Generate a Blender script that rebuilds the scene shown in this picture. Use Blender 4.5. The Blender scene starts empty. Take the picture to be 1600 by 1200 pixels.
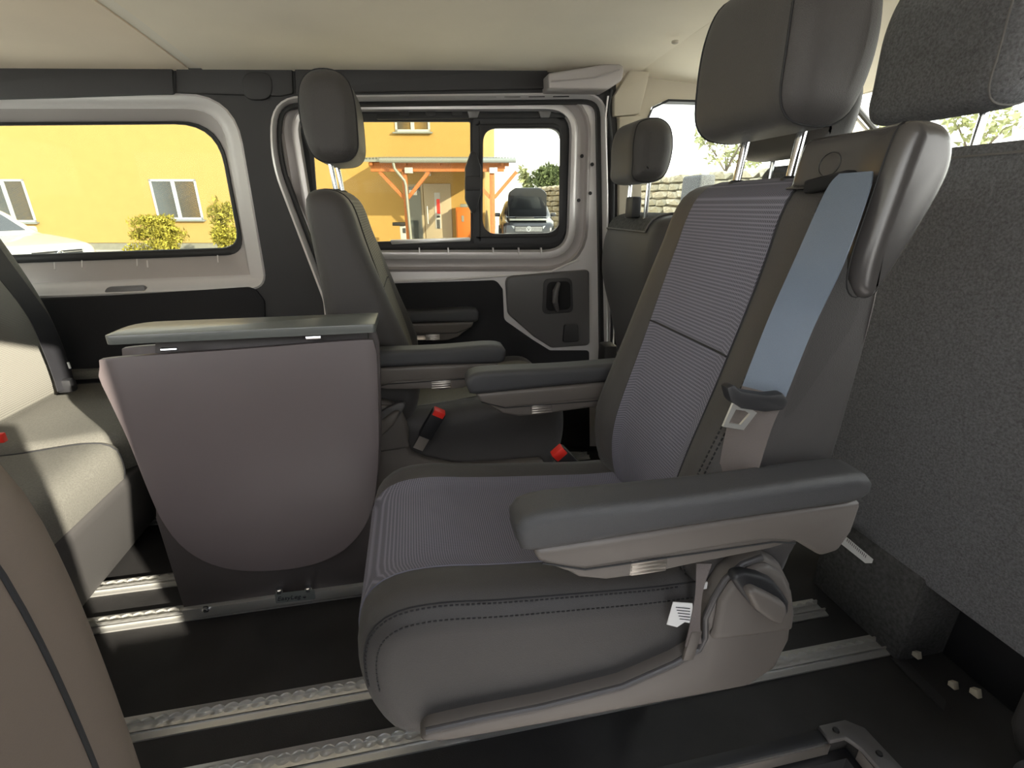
import bpy, bmesh, math, random
from mathutils import Vector, Matrix
from mathutils.geometry import tessellate_polygon
random.seed(7)
SC = bpy.context.scene
COL = SC.collection
R = math.radians
# ------------------------------------------------------------------ camera
F, PITCH, YAW, H = 745.0, R(20.5), R(11.2), 0.96
cd = bpy.data.cameras.new('camera'); cam = bpy.data.objects.new('camera', cd); COL.objects.link(cam)
cd.sensor_width = 36; cd.lens = 36*F/1600; cd.clip_start = 0.02; cd.clip_end = 300
cam.location = (0, 0, H); cam.rotation_euler = (R(90)-PITCH, 0, -YAW)
SC.camera = cam
# ------------------------------------------------------------------ world, sun, exposure
w = bpy.data.worlds.new('sky'); SC.world = w; w.use_nodes = True
nt = w.node_tree; bg = nt.nodes['Background']
tc = nt.nodes.new('ShaderNodeTexCoord'); sp = nt.nodes.new('ShaderNodeSeparateXYZ')
rp = nt.nodes.new('ShaderNodeValToRGB')
rp.color_ramp.elements[0].position = 0.0; rp.color_ramp.elements[0].color = (1.0, .98, .90, 1)
rp.color_ramp.elements[1].position = 0.75; rp.color_ramp.elements[1].color = (.82, .88, 1.0, 1)
nt.links.new(tc.outputs['Generated'], sp.inputs[0]); nt.links.new(sp.outputs['Z'], rp.inputs[0])
nt.links.new(rp.outputs[0], bg.inputs['Color']); bg.inputs['Strength'].default_value = 1.6
SUN = (0.80, -1.0, 0.43)          # direction towards the sun
ld = bpy.data.lights.new('sun', 'SUN'); ld.energy = 5.2; ld.angle = R(0.6); ld.color = (1.0, .93, .78)
lo = bpy.data.objects.new('sun', ld); COL.objects.link(lo)
lo.rotation_euler = Vector(SUN).to_track_quat('Z', 'Y').to_euler(); lo.location = (3, -6, 6)
SC.view_settings.view_transform = 'Standard'; SC.view_settings.look = 'None'
SC.view_settings.gamma = 1; SC.view_settings.exposure = 1.92
SC.view_settings.use_curve_mapping = False
SC.cycles.max_bounces = 8; SC.cycles.diffuse_bounces = 4; SC.cycles.transparent_max_bounces = 16
SC.cycles.use_denoising = True
# ------------------------------------------------------------------ pixel -> world
FW = Vector((math.sin(YAW)*math.cos(PITCH), math.cos(YAW)*math.cos(PITCH), -math.sin(PITCH)))
RT = Vector((math.cos(YAW), -math.sin(YAW), 0)); UP = RT.cross(FW)
FH = Vector((math.sin(YAW), math.cos(YAW), 0)); O = Vector((0, 0, H))
def P(px, py, x=None, y=None, z=None):
    d = FW + RT*((px-800)/F) + UP*((600-py)/F)
    t = x/d.x if x is not None else (y/d.y if y is not None else (z-H)/d.z)
    return O + d*t
def Q(px, py, dist):                # point on the vertical plane at that distance ahead
    d = FW + RT*((px-800)/F) + UP*((600-py)/F)
    return O + d*(dist/d.dot(FH))
def G(u, d, z): return RT*u + FH*d + Vector((0, 0, z))
# ------------------------------------------------------------------ materials
MATS = {}
def mat(name, col, rough=.6, metal=0., bump=0., scale=200., var=0., emit=None, coat=0., spec=.5, kind='noise', vscale=None, sheen=0):
    m = bpy.data.materials.new(name); m.use_nodes = True; MATS[name] = m
    n = m.node_tree.nodes; l = m.node_tree.links; b = n['Principled BSDF']
    b.inputs['Base Color'].default_value = (*col, 1); b.inputs['Roughness'].default_value = rough
    b.inputs['Metallic'].default_value = metal; b.inputs['Specular IOR Level'].default_value = spec
    if coat: b.inputs['Coat Weight'].default_value = coat
    if sheen: b.inputs['Sheen Weight'].default_value = sheen
    t = n.new('ShaderNodeTexCoord')
    if emit: b.inputs['Emission Color'].default_value = (*emit[:3], 1); b.inputs['Emission Strength'].default_value = emit[3]
    if bump:
        if kind == 'voronoi': x = n.new('ShaderNodeTexVoronoi'); out = x.outputs['Distance']
        else: x = n.new('ShaderNodeTexNoise'); x.inputs['Detail'].default_value = 3; out = x.outputs[0]
        x.inputs['Scale'].default_value = scale; l.new(t.outputs['Object'], x.inputs['Vector'])
        bm_ = n.new('ShaderNodeBump'); bm_.inputs['Strength'].default_value = bump; bm_.inputs['Distance'].default_value = .002
        l.new(out, bm_.inputs['Height']); l.new(bm_.outputs[0], b.inputs['Normal'])
    if var:
        y = n.new('ShaderNodeTexNoise'); y.inputs['Scale'].default_value = vscale or 8; y.inputs['Detail'].default_value = 6
        l.new(t.outputs['Object'], y.inputs['Vector'])
        r = n.new('ShaderNodeValToRGB'); r.color_ramp.elements[0].position = .3; r.color_ramp.elements[1].position = .7
        r.color_ramp.elements[0].color = (*[max(0, c*(1-var)) for c in col], 1)
        r.color_ramp.elements[1].color = (*[min(1, c*(1+var)) for c in col], 1)
        l.new(y.outputs[0], r.inputs[0]); l.new(r.outputs[0], b.inputs['Base Color'])
    return m
def weave(name, c1, c2, pitch=.0032, rough=.8):
    m = bpy.data.materials.new(name); m.use_nodes = True; MATS[name] = m
    n = m.node_tree.nodes; l = m.node_tree.links; b = n['Principled BSDF']; b.inputs['Roughness'].default_value = rough
    b.inputs['Specular IOR Level'].default_value = .3
    t = n.new('ShaderNodeTexCoord'); s = n.new('ShaderNodeSeparateXYZ'); l.new(t.outputs['Object'], s.inputs[0])
    def math_(op, a, b2):
        k = n.new('ShaderNodeMath'); k.operation = op
        for i, v in enumerate((a, b2)):
            if v is None: continue
            if isinstance(v, float): k.inputs[i].default_value = v
            else: l.new(v, k.inputs[i])
        return k.outputs[0]
    k = 2*math.pi/pitch
    sx = math_('SUBTRACT', s.outputs['X'], s.outputs['Z'])
    a = math_('SINE', math_('MULTIPLY', s.outputs['Y'], k), None)
    c = math_('SINE', math_('MULTIPLY', sx, k*.9), None)
    mx = math_('MAXIMUM', a, c); v = math_('MULTIPLY_ADD', mx, .5); 
    v.node.inputs[2].default_value = .5
    r = n.new('ShaderNodeValToRGB'); r.color_ramp.elements[0].color = (*c1, 1); r.color_ramp.elements[1].color = (*c2, 1)
    r.color_ramp.elements[0].position = .25
    l.new(v, r.inputs[0]); l.new(r.outputs[0], b.inputs['Base Color'])
    bp_ = n.new('ShaderNodeBump'); bp_.inputs['Strength'].default_value = .5; bp_.inputs['Distance'].default_value = .0008
    l.new(v, bp_.inputs['Height']); l.new(bp_.outputs[0], b.inputs['Normal'])
    return m
def glass(name, tint, refl=.06):
    m = bpy.data.materials.new(name); m.use_nodes = True; MATS[name] = m
    n = m.node_tree.nodes; l = m.node_tree.links; n.remove(n['Principled BSDF'])
    t = n.new('ShaderNodeBsdfTransparent'); t.inputs[0].default_value = (*tint, 1)
    g = n.new('ShaderNodeBsdfGlossy'); g.inputs['Roughness'].default_value = .02
    fr = n.new('ShaderNodeFresnel'); fr.inputs[0].default_value = 1.12
    mx = n.new('ShaderNodeMixShader'); l.new(fr.outputs[0], mx.inputs[0]); l.new(t.outputs[0], mx.inputs[1]); l.new(g.outputs[0], mx.inputs[2])
    l.new(mx.outputs[0], n['Material Output'].inputs[0]); return m
def wallmat(name, col, dirt=.15):
    return mat(name, col, .95, bump=.4, scale=60, var=dirt, vscale=3)
M = MATS
mat('leatherette', (.050, .046, .045), .55, bump=.25, scale=900, kind='voronoi', spec=.45, sheen=.1)
mat('leatherette_light', (.070, .065, .064), .55, bump=.25, scale=900, kind='voronoi', spec=.45)
mat('bench_fabric', (.125, .12, .105), .85, bump=.35, scale=700, var=.15, vscale=300, spec=.3)
mat('fabric_dark', (.050, .047, .046), .85, bump=.35, scale=700, spec=.3)
weave('woven', (.062, .061, .075), (.205, .20, .245), .0036)
weave('woven_warm', (.13, .125, .11), (.25, .24, .21), .004)
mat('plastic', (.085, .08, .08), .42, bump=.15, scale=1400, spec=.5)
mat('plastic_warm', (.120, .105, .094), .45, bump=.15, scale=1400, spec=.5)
mat('plastic_soft', (.050, .050, .053), .45, bump=.3, scale=1500, kind='voronoi', spec=.5)
mat('plastic_black', (.018, .018, .02), .5, bump=.1, scale=1200)
mat('plastic_grey', (.15, .145, .145), .30, bump=.1, scale=1400)
mat('trim_dark', (.026, .025, .026), .6, bump=.2, scale=900)
mat('panel_black', (.006, .006, .008), .8, bump=.3, scale=500)
mat('floor_vinyl', (.015, .014, .014), .62, bump=.25, scale=500, var=.35, vscale=9)
mat('back_carpet', (.155, .158, .165), .95, bump=1.0, scale=420, var=.30, vscale=240, spec=.2)
mat('base_carpet', (.075, .075, .074), .95, bump=.8, scale=420, var=.3, vscale=120, spec=.2)
mat('headliner', (.93, .85, .70), .95, bump=.15, scale=700, var=.03, vscale=5)
mat('headliner_rear', (.88, .76, .60), .95, bump=.15, scale=700, var=.03, vscale=5)
mat('strip_trim', (.90, .84, .72), .8)
mat('seat_near', (.165, .132, .108), .6, bump=.1, scale=900)
mat('housing', (.062, .058, .057), .27, bump=.08, scale=1400, spec=.7)
mat('table_leg', (.070, .060, .060), .5, bump=.08, scale=1500)  # darker than the table: the leg's shade is put into its colour
mat('beige_trim', (.52, .47, .37), .7, bump=.1, scale=700)
mat('paint', (.72, .69, .68), .32, metal=.25, bump=.03, scale=300)
mat('paint_dark', (.42, .39, .38), .45, metal=.3, bump=.05, scale=300)
mat('rubber', (.012, .012, .013), .6)
mat('aluminium', (.66, .65, .62), .33, metal=.75, bump=.08, scale=400)
mat('chrome', (.78, .80, .83), .12, metal=1.)
mat('steel_warm', (.50, .46, .42), .3, metal=.9)
mat('table', (.125, .104, .106), .42, bump=.08, scale=1500)
mat('table_top', (.13, .14, .135), .32, bump=.05, scale=1500, spec=.7)
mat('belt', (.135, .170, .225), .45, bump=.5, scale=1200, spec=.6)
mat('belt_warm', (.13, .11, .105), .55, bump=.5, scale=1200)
mat('belt_dark', (.022, .022, .026), .5, bump=.4, scale=1200)
mat('red', (.75, .03, .02), .4)
mat('white_tag', (.75, .75, .74), .6)
mat('ink', (.03, .03, .04), .6)
mat('stitch', (.02, .02, .022), .8)
mat('stitch_grey', (.16, .155, .15), .8)
mat('hole_shade', (.004, .004, .005), .9)  # near-black painted in for the shade inside slot and handle hollow
glass('auto_glass', (.90, .93, .90)); glass('dimming_glass', (.66, .67, .62)); glass('tint_glass', (.62, .60, .50))  # second and third tints added to dim the bright view outside
wallmat('yellow_render', (.375, .245, .080), .03)
mat('plinth', (.20, .195, .16), .95, bump=.4, scale=40, var=.1)
mat('white_frame', (.40, .42, .45), .4)
mat('house_glass', (.06, .075, .085), .08, spec=.9)
mat('timber', (.36, .125, .038), .7, bump=.3, scale=20, var=.15, vscale=12)
mat('zinc', (.24, .26, .25), .4, metal=.4)
mat('door_cream', (.36, .31, .235), .5)
mat('orange_box', (.45, .125, .015), .5)
mat('tarmac', (.50, .48, .45), .95, bump=.5, scale=30, var=.12, vscale=4)
mat('gravel', (.45, .42, .34), .95, bump=.8, scale=30, var=.2, vscale=10)
mat('car_black', (.012, .014, .018), .25, coat=.6)
mat('car_white', (.36, .36, .355), .25, coat=.6)
mat('car_glass', (.03, .035, .04), .06, spec=.8)
mat('tyre', (.02, .02, .02), .8)
mat('lamp_glass', (.3, .33, .36), .1)
mat('stone', (.34, .31, .23), .95, bump=1., scale=25, var=.3, vscale=5)
mat('stone_dark', (.27, .25, .18), .95, bump=1., scale=25, var=.3, vscale=5)
mat('leaf_yellow', (.30, .265, .035), .8, var=.4, vscale=6)
mat('leaf_green', (.10, .13, .05), .9, var=.4, vscale=3)
mat('leaf_pale', (.28, .30, .15), .9, var=.4, vscale=3)
mat('bark', (.10, .08, .06), .9)
# ------------------------------------------------------------------ object helpers
def link(o, parent=None):
    COL.objects.link(o)
    if parent is not None: o.parent = parent
    return o
def tag(o, label=None, cat=None, group=None, kind=None):
    for k, v in (('label', label), ('category', cat), ('group', group), ('kind', kind)):
        if v: o[k] = v
    return o
def empty(name, loc=(0, 0, 0), rz=0, label=None, cat=None, group=None, kind=None):
    o = bpy.data.objects.new(name, None); o.empty_display_size = .05
    o.location = loc; o.rotation_euler = (0, 0, rz)
    return tag(link(o), label, cat, group, kind)
def mk(name, vs, fs, m, parent=None, smooth=35, bevel=0, seg=2, world=True):
    me = bpy.data.meshes.new(name); me.from_pydata([tuple(v) for v in vs], [], fs)
    bm = bmesh.new(); bm.from_mesh(me); bmesh.ops.recalc_face_normals(bm, faces=bm.faces)
    if bevel:
        es = [e for e in bm.edges if len(e.link_faces) == 2 and e.calc_face_angle(0) > R(32)]
        bmesh.ops.bevel(bm, geom=es, offset=bevel, segments=seg, profile=.5, affect='EDGES', clamp_overlap=True)
    bm.to_mesh(me); bm.free()
    for p in me.polygons: p.use_smooth = True
    me.set_sharp_from_angle(angle=R(smooth))
    me.materials.append(M[m])
    return link(bpy.data.objects.new(name, me), parent)
class MB:
    def __init__(s): s.v = []; s.f = []
    def add(s, vs, fs):
        n = len(s.v); s.v += [Vector(v) for v in vs]; s.f += [tuple(i+n for i in f) for f in fs]; return s
    def box(s, c, d, rot=None):
        vs = [Vector(((i & 1)-.5, ((i >> 1) & 1)-.5, ((i >> 2) & 1)-.5)) for i in range(8)]
        vs = [Vector((v.x*d[0], v.y*d[1], v.z*d[2])) for v in vs]
        if rot is not None: vs = [rot @ v for v in vs]
        return s.add([v+Vector(c) for v in vs], [(0, 2, 3, 1), (4, 5, 7, 6), (0, 1, 5, 4), (2, 6, 7, 3), (0, 4, 6, 2), (1, 3, 7, 5)])
    def bar(s, a, b, wd, th, up=Vector((0, 0, 1))):
        a = Vector(a); b = Vector(b); d = (b-a).normalized(); sd = d.cross(up)
        if sd.length < 1e-4: sd = d.cross(Vector((1, 0, 0)))
        sd.normalize(); u = sd.cross(d)
        vs = [p+sd*(i*wd/2)+u*(j*th/2) for p in (a, b) for i, j in ((-1, -1), (1, -1), (1, 1), (-1, 1))]
        return s.add(vs, [(0, 1, 2, 3), (7, 6, 5, 4), (0, 4, 5, 1), (1, 5, 6, 2), (2, 6, 7, 3), (3, 7, 4, 0)])
    def tube(s, path, r, n=8, closed=False):
        path = [Vector(p) for p in path]; N = len(path); vs = []; prev = None
        for i, p in enumerate(path):
            if closed: t = path[(i+1) % N]-path[i-1]
            else: t = path[min(i+1, N-1)]-path[max(i-1, 0)]
            t.normalize()
            if prev is None:
                a = t.cross(Vector((0, 0, 1)))
                if a.length < .05: a = t.cross(Vector((1, 0, 0)))
            else: a = prev - t*prev.dot(t)
            a.normalize(); prev = a; b = t.cross(a)
            rr_ = r[i] if isinstance(r, (list, tuple)) else r
            vs += [p+(a*math.cos(k*2*math.pi/n)+b*math.sin(k*2*math.pi/n))*rr_ for k in range(n)]
        fs = [(i*n+k, i*n+(k+1) % n, ((i+1) % N)*n+(k+1) % n, ((i+1) % N)*n+k) for i in range(N if closed else N-1) for k in range(n)]
        if not closed: fs += [tuple(range(n))[::-1], tuple((N-1)*n+k for k in range(n))]
        return s.add(vs, fs)
    def prism(s, pts, vec):
        """closed polygon of 3D points pushed along vec"""
        pts = [Vector(p) for p in pts]; n = len(pts); vec = Vector(vec)
        return s.add(pts+[p+vec for p in pts], [tuple(range(n))[::-1], tuple(range(n, 2*n))]+[(i, (i+1) % n, n+(i+1) % n, n+i) for i in range(n)])
    def disc(s, c, axis, r, h, n=20):
        q = Vector(axis).to_track_quat('Z', 'Y'); 
        pts = [Vector(c)+q @ Vector((r*math.cos(k*2*math.pi/n), r*math.sin(k*2*math.pi/n), 0)) for k in range(n)]
        return s.prism(pts, Vector(axis).normalized()*h)
    def out(s, name, m, parent=None, **k): return mk(name, s.v, s.f, m, parent, **k)
def box(name, c, d, m, parent=None, bevel=0, rot=None, **k): return MB().box(c, d, rot).out(name, m, parent, bevel=bevel, **k)
def lathe(name, prof, m, parent=None, c=(0, 0, 0), axis=(0, 0, 1), n=24, **k):
    q = Vector(axis).to_track_quat('Z', 'Y'); b = MB(); vs = []
    for r, z in prof: vs += [Vector(c)+q @ Vector((r*math.cos(j*2*math.pi/n), r*math.sin(j*2*math.pi/n), z)) for j in range(n)]
    N = len(prof); fs = [(i*n+j, i*n+(j+1) % n, (i+1)*n+(j+1) % n, (i+1)*n+j) for i in range(N-1) for j in range(n)]
    fs += [tuple(range(n)), tuple((N-1)*n+j for j in range(n))]
    return b.add(vs, fs).out(name, m, parent, **k)
# rounded polygon in 2D: corners (x, y, r)
def rr(cs, n=8):
    out = []
    for i, c in enumerate(cs):
        p = Vector(c[:2]); a = Vector(cs[i-1][:2]); b = Vector(cs[(i+1) % len(cs)][:2]); r = c[2] if len(c) > 2 else 0
        da = (a-p); db = (b-p); la, lb = da.length, db.length; da.normalize(); db.normalize()
        ang = da.angle(db)
        t = min(r/max(math.tan(ang/2), 1e-3), la*.48, lb*.48) if r else 0
        p0 = p+da*t; p1 = p+db*t
        for k in range(n):
            s = k/(n-1); out.append(p0*(1-s)**2+p*2*s*(1-s)*1.0+p1*s**2 if t else p+(da*(1-s)+db*s)*.0005)
    return out
def offs(pts, k):
    """inset a closed 2D loop by k (towards its inside)"""
    n = len(pts); area = sum(pts[i-1].cross(pts[i]) for i in range(n)); sg = 1 if area > 0 else -1; out = []
    for i in range(n):
        j = 1
        while (pts[(i+j) % n]-pts[i-j]).length < 1e-2 and j < 5: j += 1
        t = (pts[(i+j) % n]-pts[i-j]).normalized(); out.append(pts[i]+Vector((-t.y, t.x))*k*sg)
    return out
def px3(loop, y): return [P(p.x, p.y, y=y) for p in loop]
def rings(name, loops, m, parent=None, closed=True, cap=False, **k):
    n = len(loops[0]); vs = [p for l in loops for p in l]
    fs = [(i*n+j, i*n+(j+1) % n, (i+1)*n+(j+1) % n, (i+1)*n+j) for i in range(len(loops)-1) for j in range(n if closed else n-1)]
    if cap: fs.append(tuple((len(loops)-1)*n+j for j in range(n)))
    return mk(name, vs, fs, m, parent, **k)
def holed(name, outer, holes, th, m, parent=None, **k):
    """flat panel with holes: 3D loops on one plane, thickened away along vec th"""
    ls = [outer]+holes; flat = [p for l in ls for p in l]; N = len(flat); th = Vector(th)
    tr = tessellate_polygon(ls); vs = flat+[p+th for p in flat]; fs = [tuple(t) for t in tr]+[tuple(i+N for i in t[::-1]) for t in tr]; o = 0
    for l in ls:
        n = len(l); fs += [(o+i, o+(i+1) % n, N+o+(i+1) % n, N+o+i) for i in range(n)]; o += n
    return mk(name, vs, fs, m, parent, **k)
def plate(name, loop_px, y0, th, m, parent=None, bevel=.004, **k):
    """rounded panel traced in the photo, at depth y0 and th thick towards the far side"""
    b = MB().prism(px3(loop_px, y0), (0, th, 0)); return b.out(name, m, parent, bevel=bevel, **k)
def slab(name, xz, y0, y1, m, parent=None, bevel=.005, seg=3, **k):
    b = MB().prism([(p[0], y0, p[1]) for p in xz], (0, y1-y0, 0)); return b.out(name, m, parent, bevel=bevel, seg=seg, **k)
def spline(pts, n):
    pts = [Vector(p) for p in pts]; N = len(pts); res = []
    for i in range(N):
        p0, p1, p2, p3 = pts[i-1], pts[i], pts[(i+1) % N], pts[(i+2) % N]
        for k in range(12):
            t = k/12; res.append(.5*((2*p1)+(p2-p0)*t+(2*p0-5*p1+4*p2-p3)*t*t+(-p0+3*p1-3*p2+p3)*t**3))
    L = [0]
    for i in range(len(res)): L.append(L[-1]+(res[(i+1) % len(res)]-res[i]).length)
    out = []; j = 0
    for k in range(n):
        s = L[-1]*k/n
        while L[j+1] < s: j += 1
        a = res[j]; b = res[(j+1) % len(res)]; out.append(a.lerp(b, (s-L[j])/max(L[j+1]-L[j], 1e-9)))
    return out
class Loft:
    """soft body: a side profile (x, z) carried across y with rounded ends"""
    def __init__(s, prof, hw, rad, n=72, yc=0, push=None, wf=None, m=13, ex=1.0):
        s.p = spline(prof, n); s.n = n; s.hw = hw; s.rad = rad; s.yc = yc; s.push = push; s.wf = wf; s.m = m
        area = sum(s.p[i-1].cross(s.p[i]) for i in range(n)); sg = -1 if area > 0 else 1; s.nm = []
        for i in range(n):
            t = (s.p[(i+2) % n]-s.p[i-2]).normalized(); s.nm.append(Vector((-t.y, t.x))*sg)
        st = []
        for k in range(7):
            a = R(90)*(1-k/6); st.append((-(hw-rad)-rad*math.sin(a), rad*(1-math.cos(a))))
        for k in range(1, m): st.append((-(hw-rad)+2*(hw-rad)*k/m, 0))
        for k in range(7):
            a = R(90)*k/6; st.append(((hw-rad)+rad*math.sin(a), rad*(1-math.cos(a))))
        s.st = st
    def inset(s, y):
        a = abs(y); e = s.hw-s.rad
        if a <= e: return 0
        q = min((a-e)/s.rad, 1); return s.rad*(1-math.sqrt(1-q*q))
    def pt(s, i, y, off=0, ins=None):
        i %= s.n; d = (s.inset(y) if ins is None else ins)-off
        q = s.p[i]-s.nm[i]*d; x, z = q.x, q.y
        yy = y
        if s.wf: yy = y*s.wf(x, z)
        v = Vector((x, s.yc+yy, z))
        if s.push: v = s.push(v, y, s.nm[i])
        return v
    def body(s, name, m, parent=None):
        loops = [[s.pt(i, y, 0, d) for i in range(s.n)] for y, d in s.st]
        n = s.n; vs = [p for l in loops for p in l]
        fs = [(i*n+j, i*n+(j+1) % n, (i+1)*n+(j+1) % n, (i+1)*n+j) for i in range(len(loops)-1) for j in range(n)]
        fs += [tuple(range(n)), tuple((len(loops)-1)*n+j for j in range(n))]
        return mk(name, vs, fs, m, parent, smooth=60)
    def near(s, x, z): return min(range(s.n), key=lambda i: (s.p[i]-Vector((x, z))).length)
    def idx(s, a, b, step=1):
        """profile indices from near point a to near point b going forwards"""
        i, j = s.near(*a), s.near(*b)
        if j < i: j += s.n
        return list(range(i, j+1))
    def sheet(s, name, ids, y0, y1, m, parent=None, off=.003, ny=12, yf=None):
        rows = []
        for a, i in enumerate(ids):
            ya, yb = (y0, y1) if yf is None else yf(a/(len(ids)-1))
            rows.append([s.pt(i, ya+(yb-ya)*k/ny, off) for k in range(ny+1)])
        top = [p for r_ in rows for p in r_]; c = ny+1
        low = []
        for a, i in enumerate(ids):
            ya, yb = (y0, y1) if yf is None else yf(a/(len(ids)-1))
            low += [s.pt(i, ya+(yb-ya)*k/ny, -.004) for k in range(ny+1)]
        N = len(top); fs = [(a*c+k, a*c+k+1, (a+1)*c+k+1, (a+1)*c+k) for a in range(len(ids)-1) for k in range(ny)]
        ed = [k for k in range(c)]+[a*c+ny for a in range(1, len(ids))]+[(len(ids)-1)*c+k for k in range(ny-1, -1, -1)]+[a*c for a in range(len(ids)-2, 0, -1)]
        fs += [(ed[q], ed[(q+1) % len(ed)], N+ed[(q+1) % len(ed)], N+ed[q]) for q in range(len(ed))]
        return mk(name, top+low, fs, m, parent, smooth=50)
def dashes(name, path, m, parent, L=.0045, gap=.003, wd=.0016, nrm=None):
    """a row of stitches along a path"""
    b = MB(); acc = 0; path = [Vector(p) for p in path]; tot = [0]
    for i in range(len(path)-1): tot.append(tot[-1]+(path[i+1]-path[i]).length)
    def at(s):
        for i in range(len(path)-1):
            if tot[i+1] >= s: return path[i].lerp(path[i+1], (s-tot[i])/max(1e-9, tot[i+1]-tot[i]))
        return path[-1]
    s = 0
    while s+L < tot[-1]:
        a, c = at(s), at(s+L)
        if (c-a).length > 1e-4: b.bar(a, c, wd, wd)
        s += L+gap
    return tag(b.out(name, m, parent), kind='stuff')
def ribbon(name, pairs, m, parent=None, th=.0018, sub=5):
    """webbing through pairs of edge points"""
    A = [Vector(a) for a, b in pairs]; B = [Vector(b) for a, b in pairs]
    def cr(p, n):
        out = []
        for i in range(len(p)-1):
            p0, p1, p2, p3 = p[max(i-1, 0)], p[i], p[i+1], p[min(i+2, len(p)-1)]
            for k in range(n):
                t = k/n; out.append(.5*((2*p1)+(p2-p0)*t+(2*p0-5*p1+4*p2-p3)*t*t+(-p0+3*p1-3*p2+p3)*t**3))
        return out+[p[-1]]
    A = cr(A, sub); B = cr(B, sub); vs = []; n = len(A)
    for i in range(n):
        t = (A[min(i+1, n-1)]-A[max(i-1, 0)]).normalized(); nn = t.cross(B[i]-A[i]).normalized()*th/2
        vs += [A[i]-nn, B[i]-nn, B[i]+nn, A[i]+nn]
    fs = [(i*4+k, i*4+(k+1) % 4, i*4+4+(k+1) % 4, i*4+4+k) for i in range(n-1) for k in range(4)]+[(0, 1, 2, 3), tuple(4*n-4+k for k in range(4))]
    return mk(name, vs, fs, m, parent, smooth=40)
def text(name, s, size, m, parent, loc, xd, yd, extr=.0004, shear=0):
    """lettering as a thin mesh: baseline start loc, reading direction xd, up direction yd"""
    cu = bpy.data.curves.new('lettering', 'FONT'); cu.body = s; cu.size = size; cu.extrude = extr; cu.shear = shear; cu.resolution_u = 3
    t = bpy.data.objects.new('lettering', cu); me = bpy.data.meshes.new_from_object(t)
    xd = Vector(xd).normalized(); yd = Vector(yd).normalized(); zd = xd.cross(yd)
    mt = Matrix((xd, yd, zd)).transposed().to_4x4(); mt.translation = Vector(loc); me.transform(mt)
    me.materials.clear(); me.materials.append(M[m]); bpy.data.objects.remove(t)
    return link(bpy.data.objects.new(name, me), parent)
exec_order = []
# ================================================================== THE VAN SHELL
def S(name): return empty(name, kind='structure')
floor = S('floor')
YN = -0.06                                                     # plane of the near (open) side
b = MB(); b.box((-.15, 1.1325, -.02), (3.2, 1.295, .04)); b.out('floor_mat', 'floor_vinyl', floor)      # y .44 .. 1.78
MB().box((1.105, .2125, -.02), (.69, .545, .04)).out('floor_mat', 'floor_vinyl', floor)
MB().box((-1.28, .2125, -.02), (.94, .545, .04)).out('floor_mat', 'floor_vinyl', floor)
MB().box((1.75, 1.0, -.06), (.6, 1.6, .04)).out('cab_floor', 'plastic_black', floor)
# step well by the open sliding door
MB().box((-.03, .20, -.27), (1.60, .56, .03)).out('step_plate', 'paint_dark', floor)
MB().box((-.03, .476, -.145), (1.60, .016, .23)).out('step_riser', 'plastic_black', floor)
MB().box((.752, .20, -.145), (.014, .54, .23)).out('step_riser', 'plastic_black', floor)
MB().box((-.80, .19, -.145), (.02, .5, .23)).out('step_riser', 'plastic_black', floor)
# ceiling: slopes up slightly towards the front
def ceil_z(x): return 1.325+.04*x
ceil = S('ceiling')
def roof_panel(name, x0, x1, y0, y1, m, dz=0, z0=None, z1=None, crown=.03, th=.02):
    nx, ny = 6, 14; top = []
    for i in range(nx+1):
        x = x0+(x1-x0)*i/nx; zb = ceil_z(x) if z0 is None else z0+(z1-z0)*i/nx
        for j in range(ny+1):
            y = y0+(y1-y0)*j/ny; q = (y-.82)/.86; top.append(Vector((x, y, zb+dz+crown*(1-q*q))))
    c = ny+1; N = len(top); low = [v+Vector((0, 0, th)) for v in top]
    fs = [(a*c+k, a*c+k+1, (a+1)*c+k+1, (a+1)*c+k) for a in range(nx) for k in range(ny)]
    fs += [tuple(q+N for q in f) for f in fs]
    ed = [k for k in range(c)]+[a*c+ny for a in range(1, nx+1)]+[nx*c+k for k in range(ny-1, -1, -1)]+[a*c for a in range(nx-1, 0, -1)]
    fs += [(ed[q], ed[(q+1) % len(ed)], N+ed[(q+1) % len(ed)], N+ed[q]) for q in range(len(ed))]
    return mk(name, top+low, fs, m, ceil, smooth=50)
roof_panel('headliner_panel', -1.8, -.565, YN, 1.80, 'headliner_rear')
roof_panel('headliner_strip', -.563, -.532, YN, 1.76, 'strip_trim', dz=.003)
roof_panel('headliner_panel', -.53, .74, YN, 1.76, 'headliner')
roof_panel('headliner_panel', .744, 1.52, YN, 1.74, 'headliner', z0=1.36, z1=1.31, crown=.025)
MB().box((-.14, .82, 1.43), (3.34, 1.80, .02)).out('roof_skin', 'paint', ceil)
lathe('trim_clip', [(0.001, 0), (.009, 0), (.009, .004), (.006, .006), (.001, .006)], 'beige_trim', ceil, c=P(1055, 64, z=1.362)+Vector((0, 0, .0)), axis=(0, 0, -1), n=16)
box('roof_side_rail', (-.1, YN-.01, 1.315), (3.2, .06, .09), 'beige_trim', ceil, bevel=.01)
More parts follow.
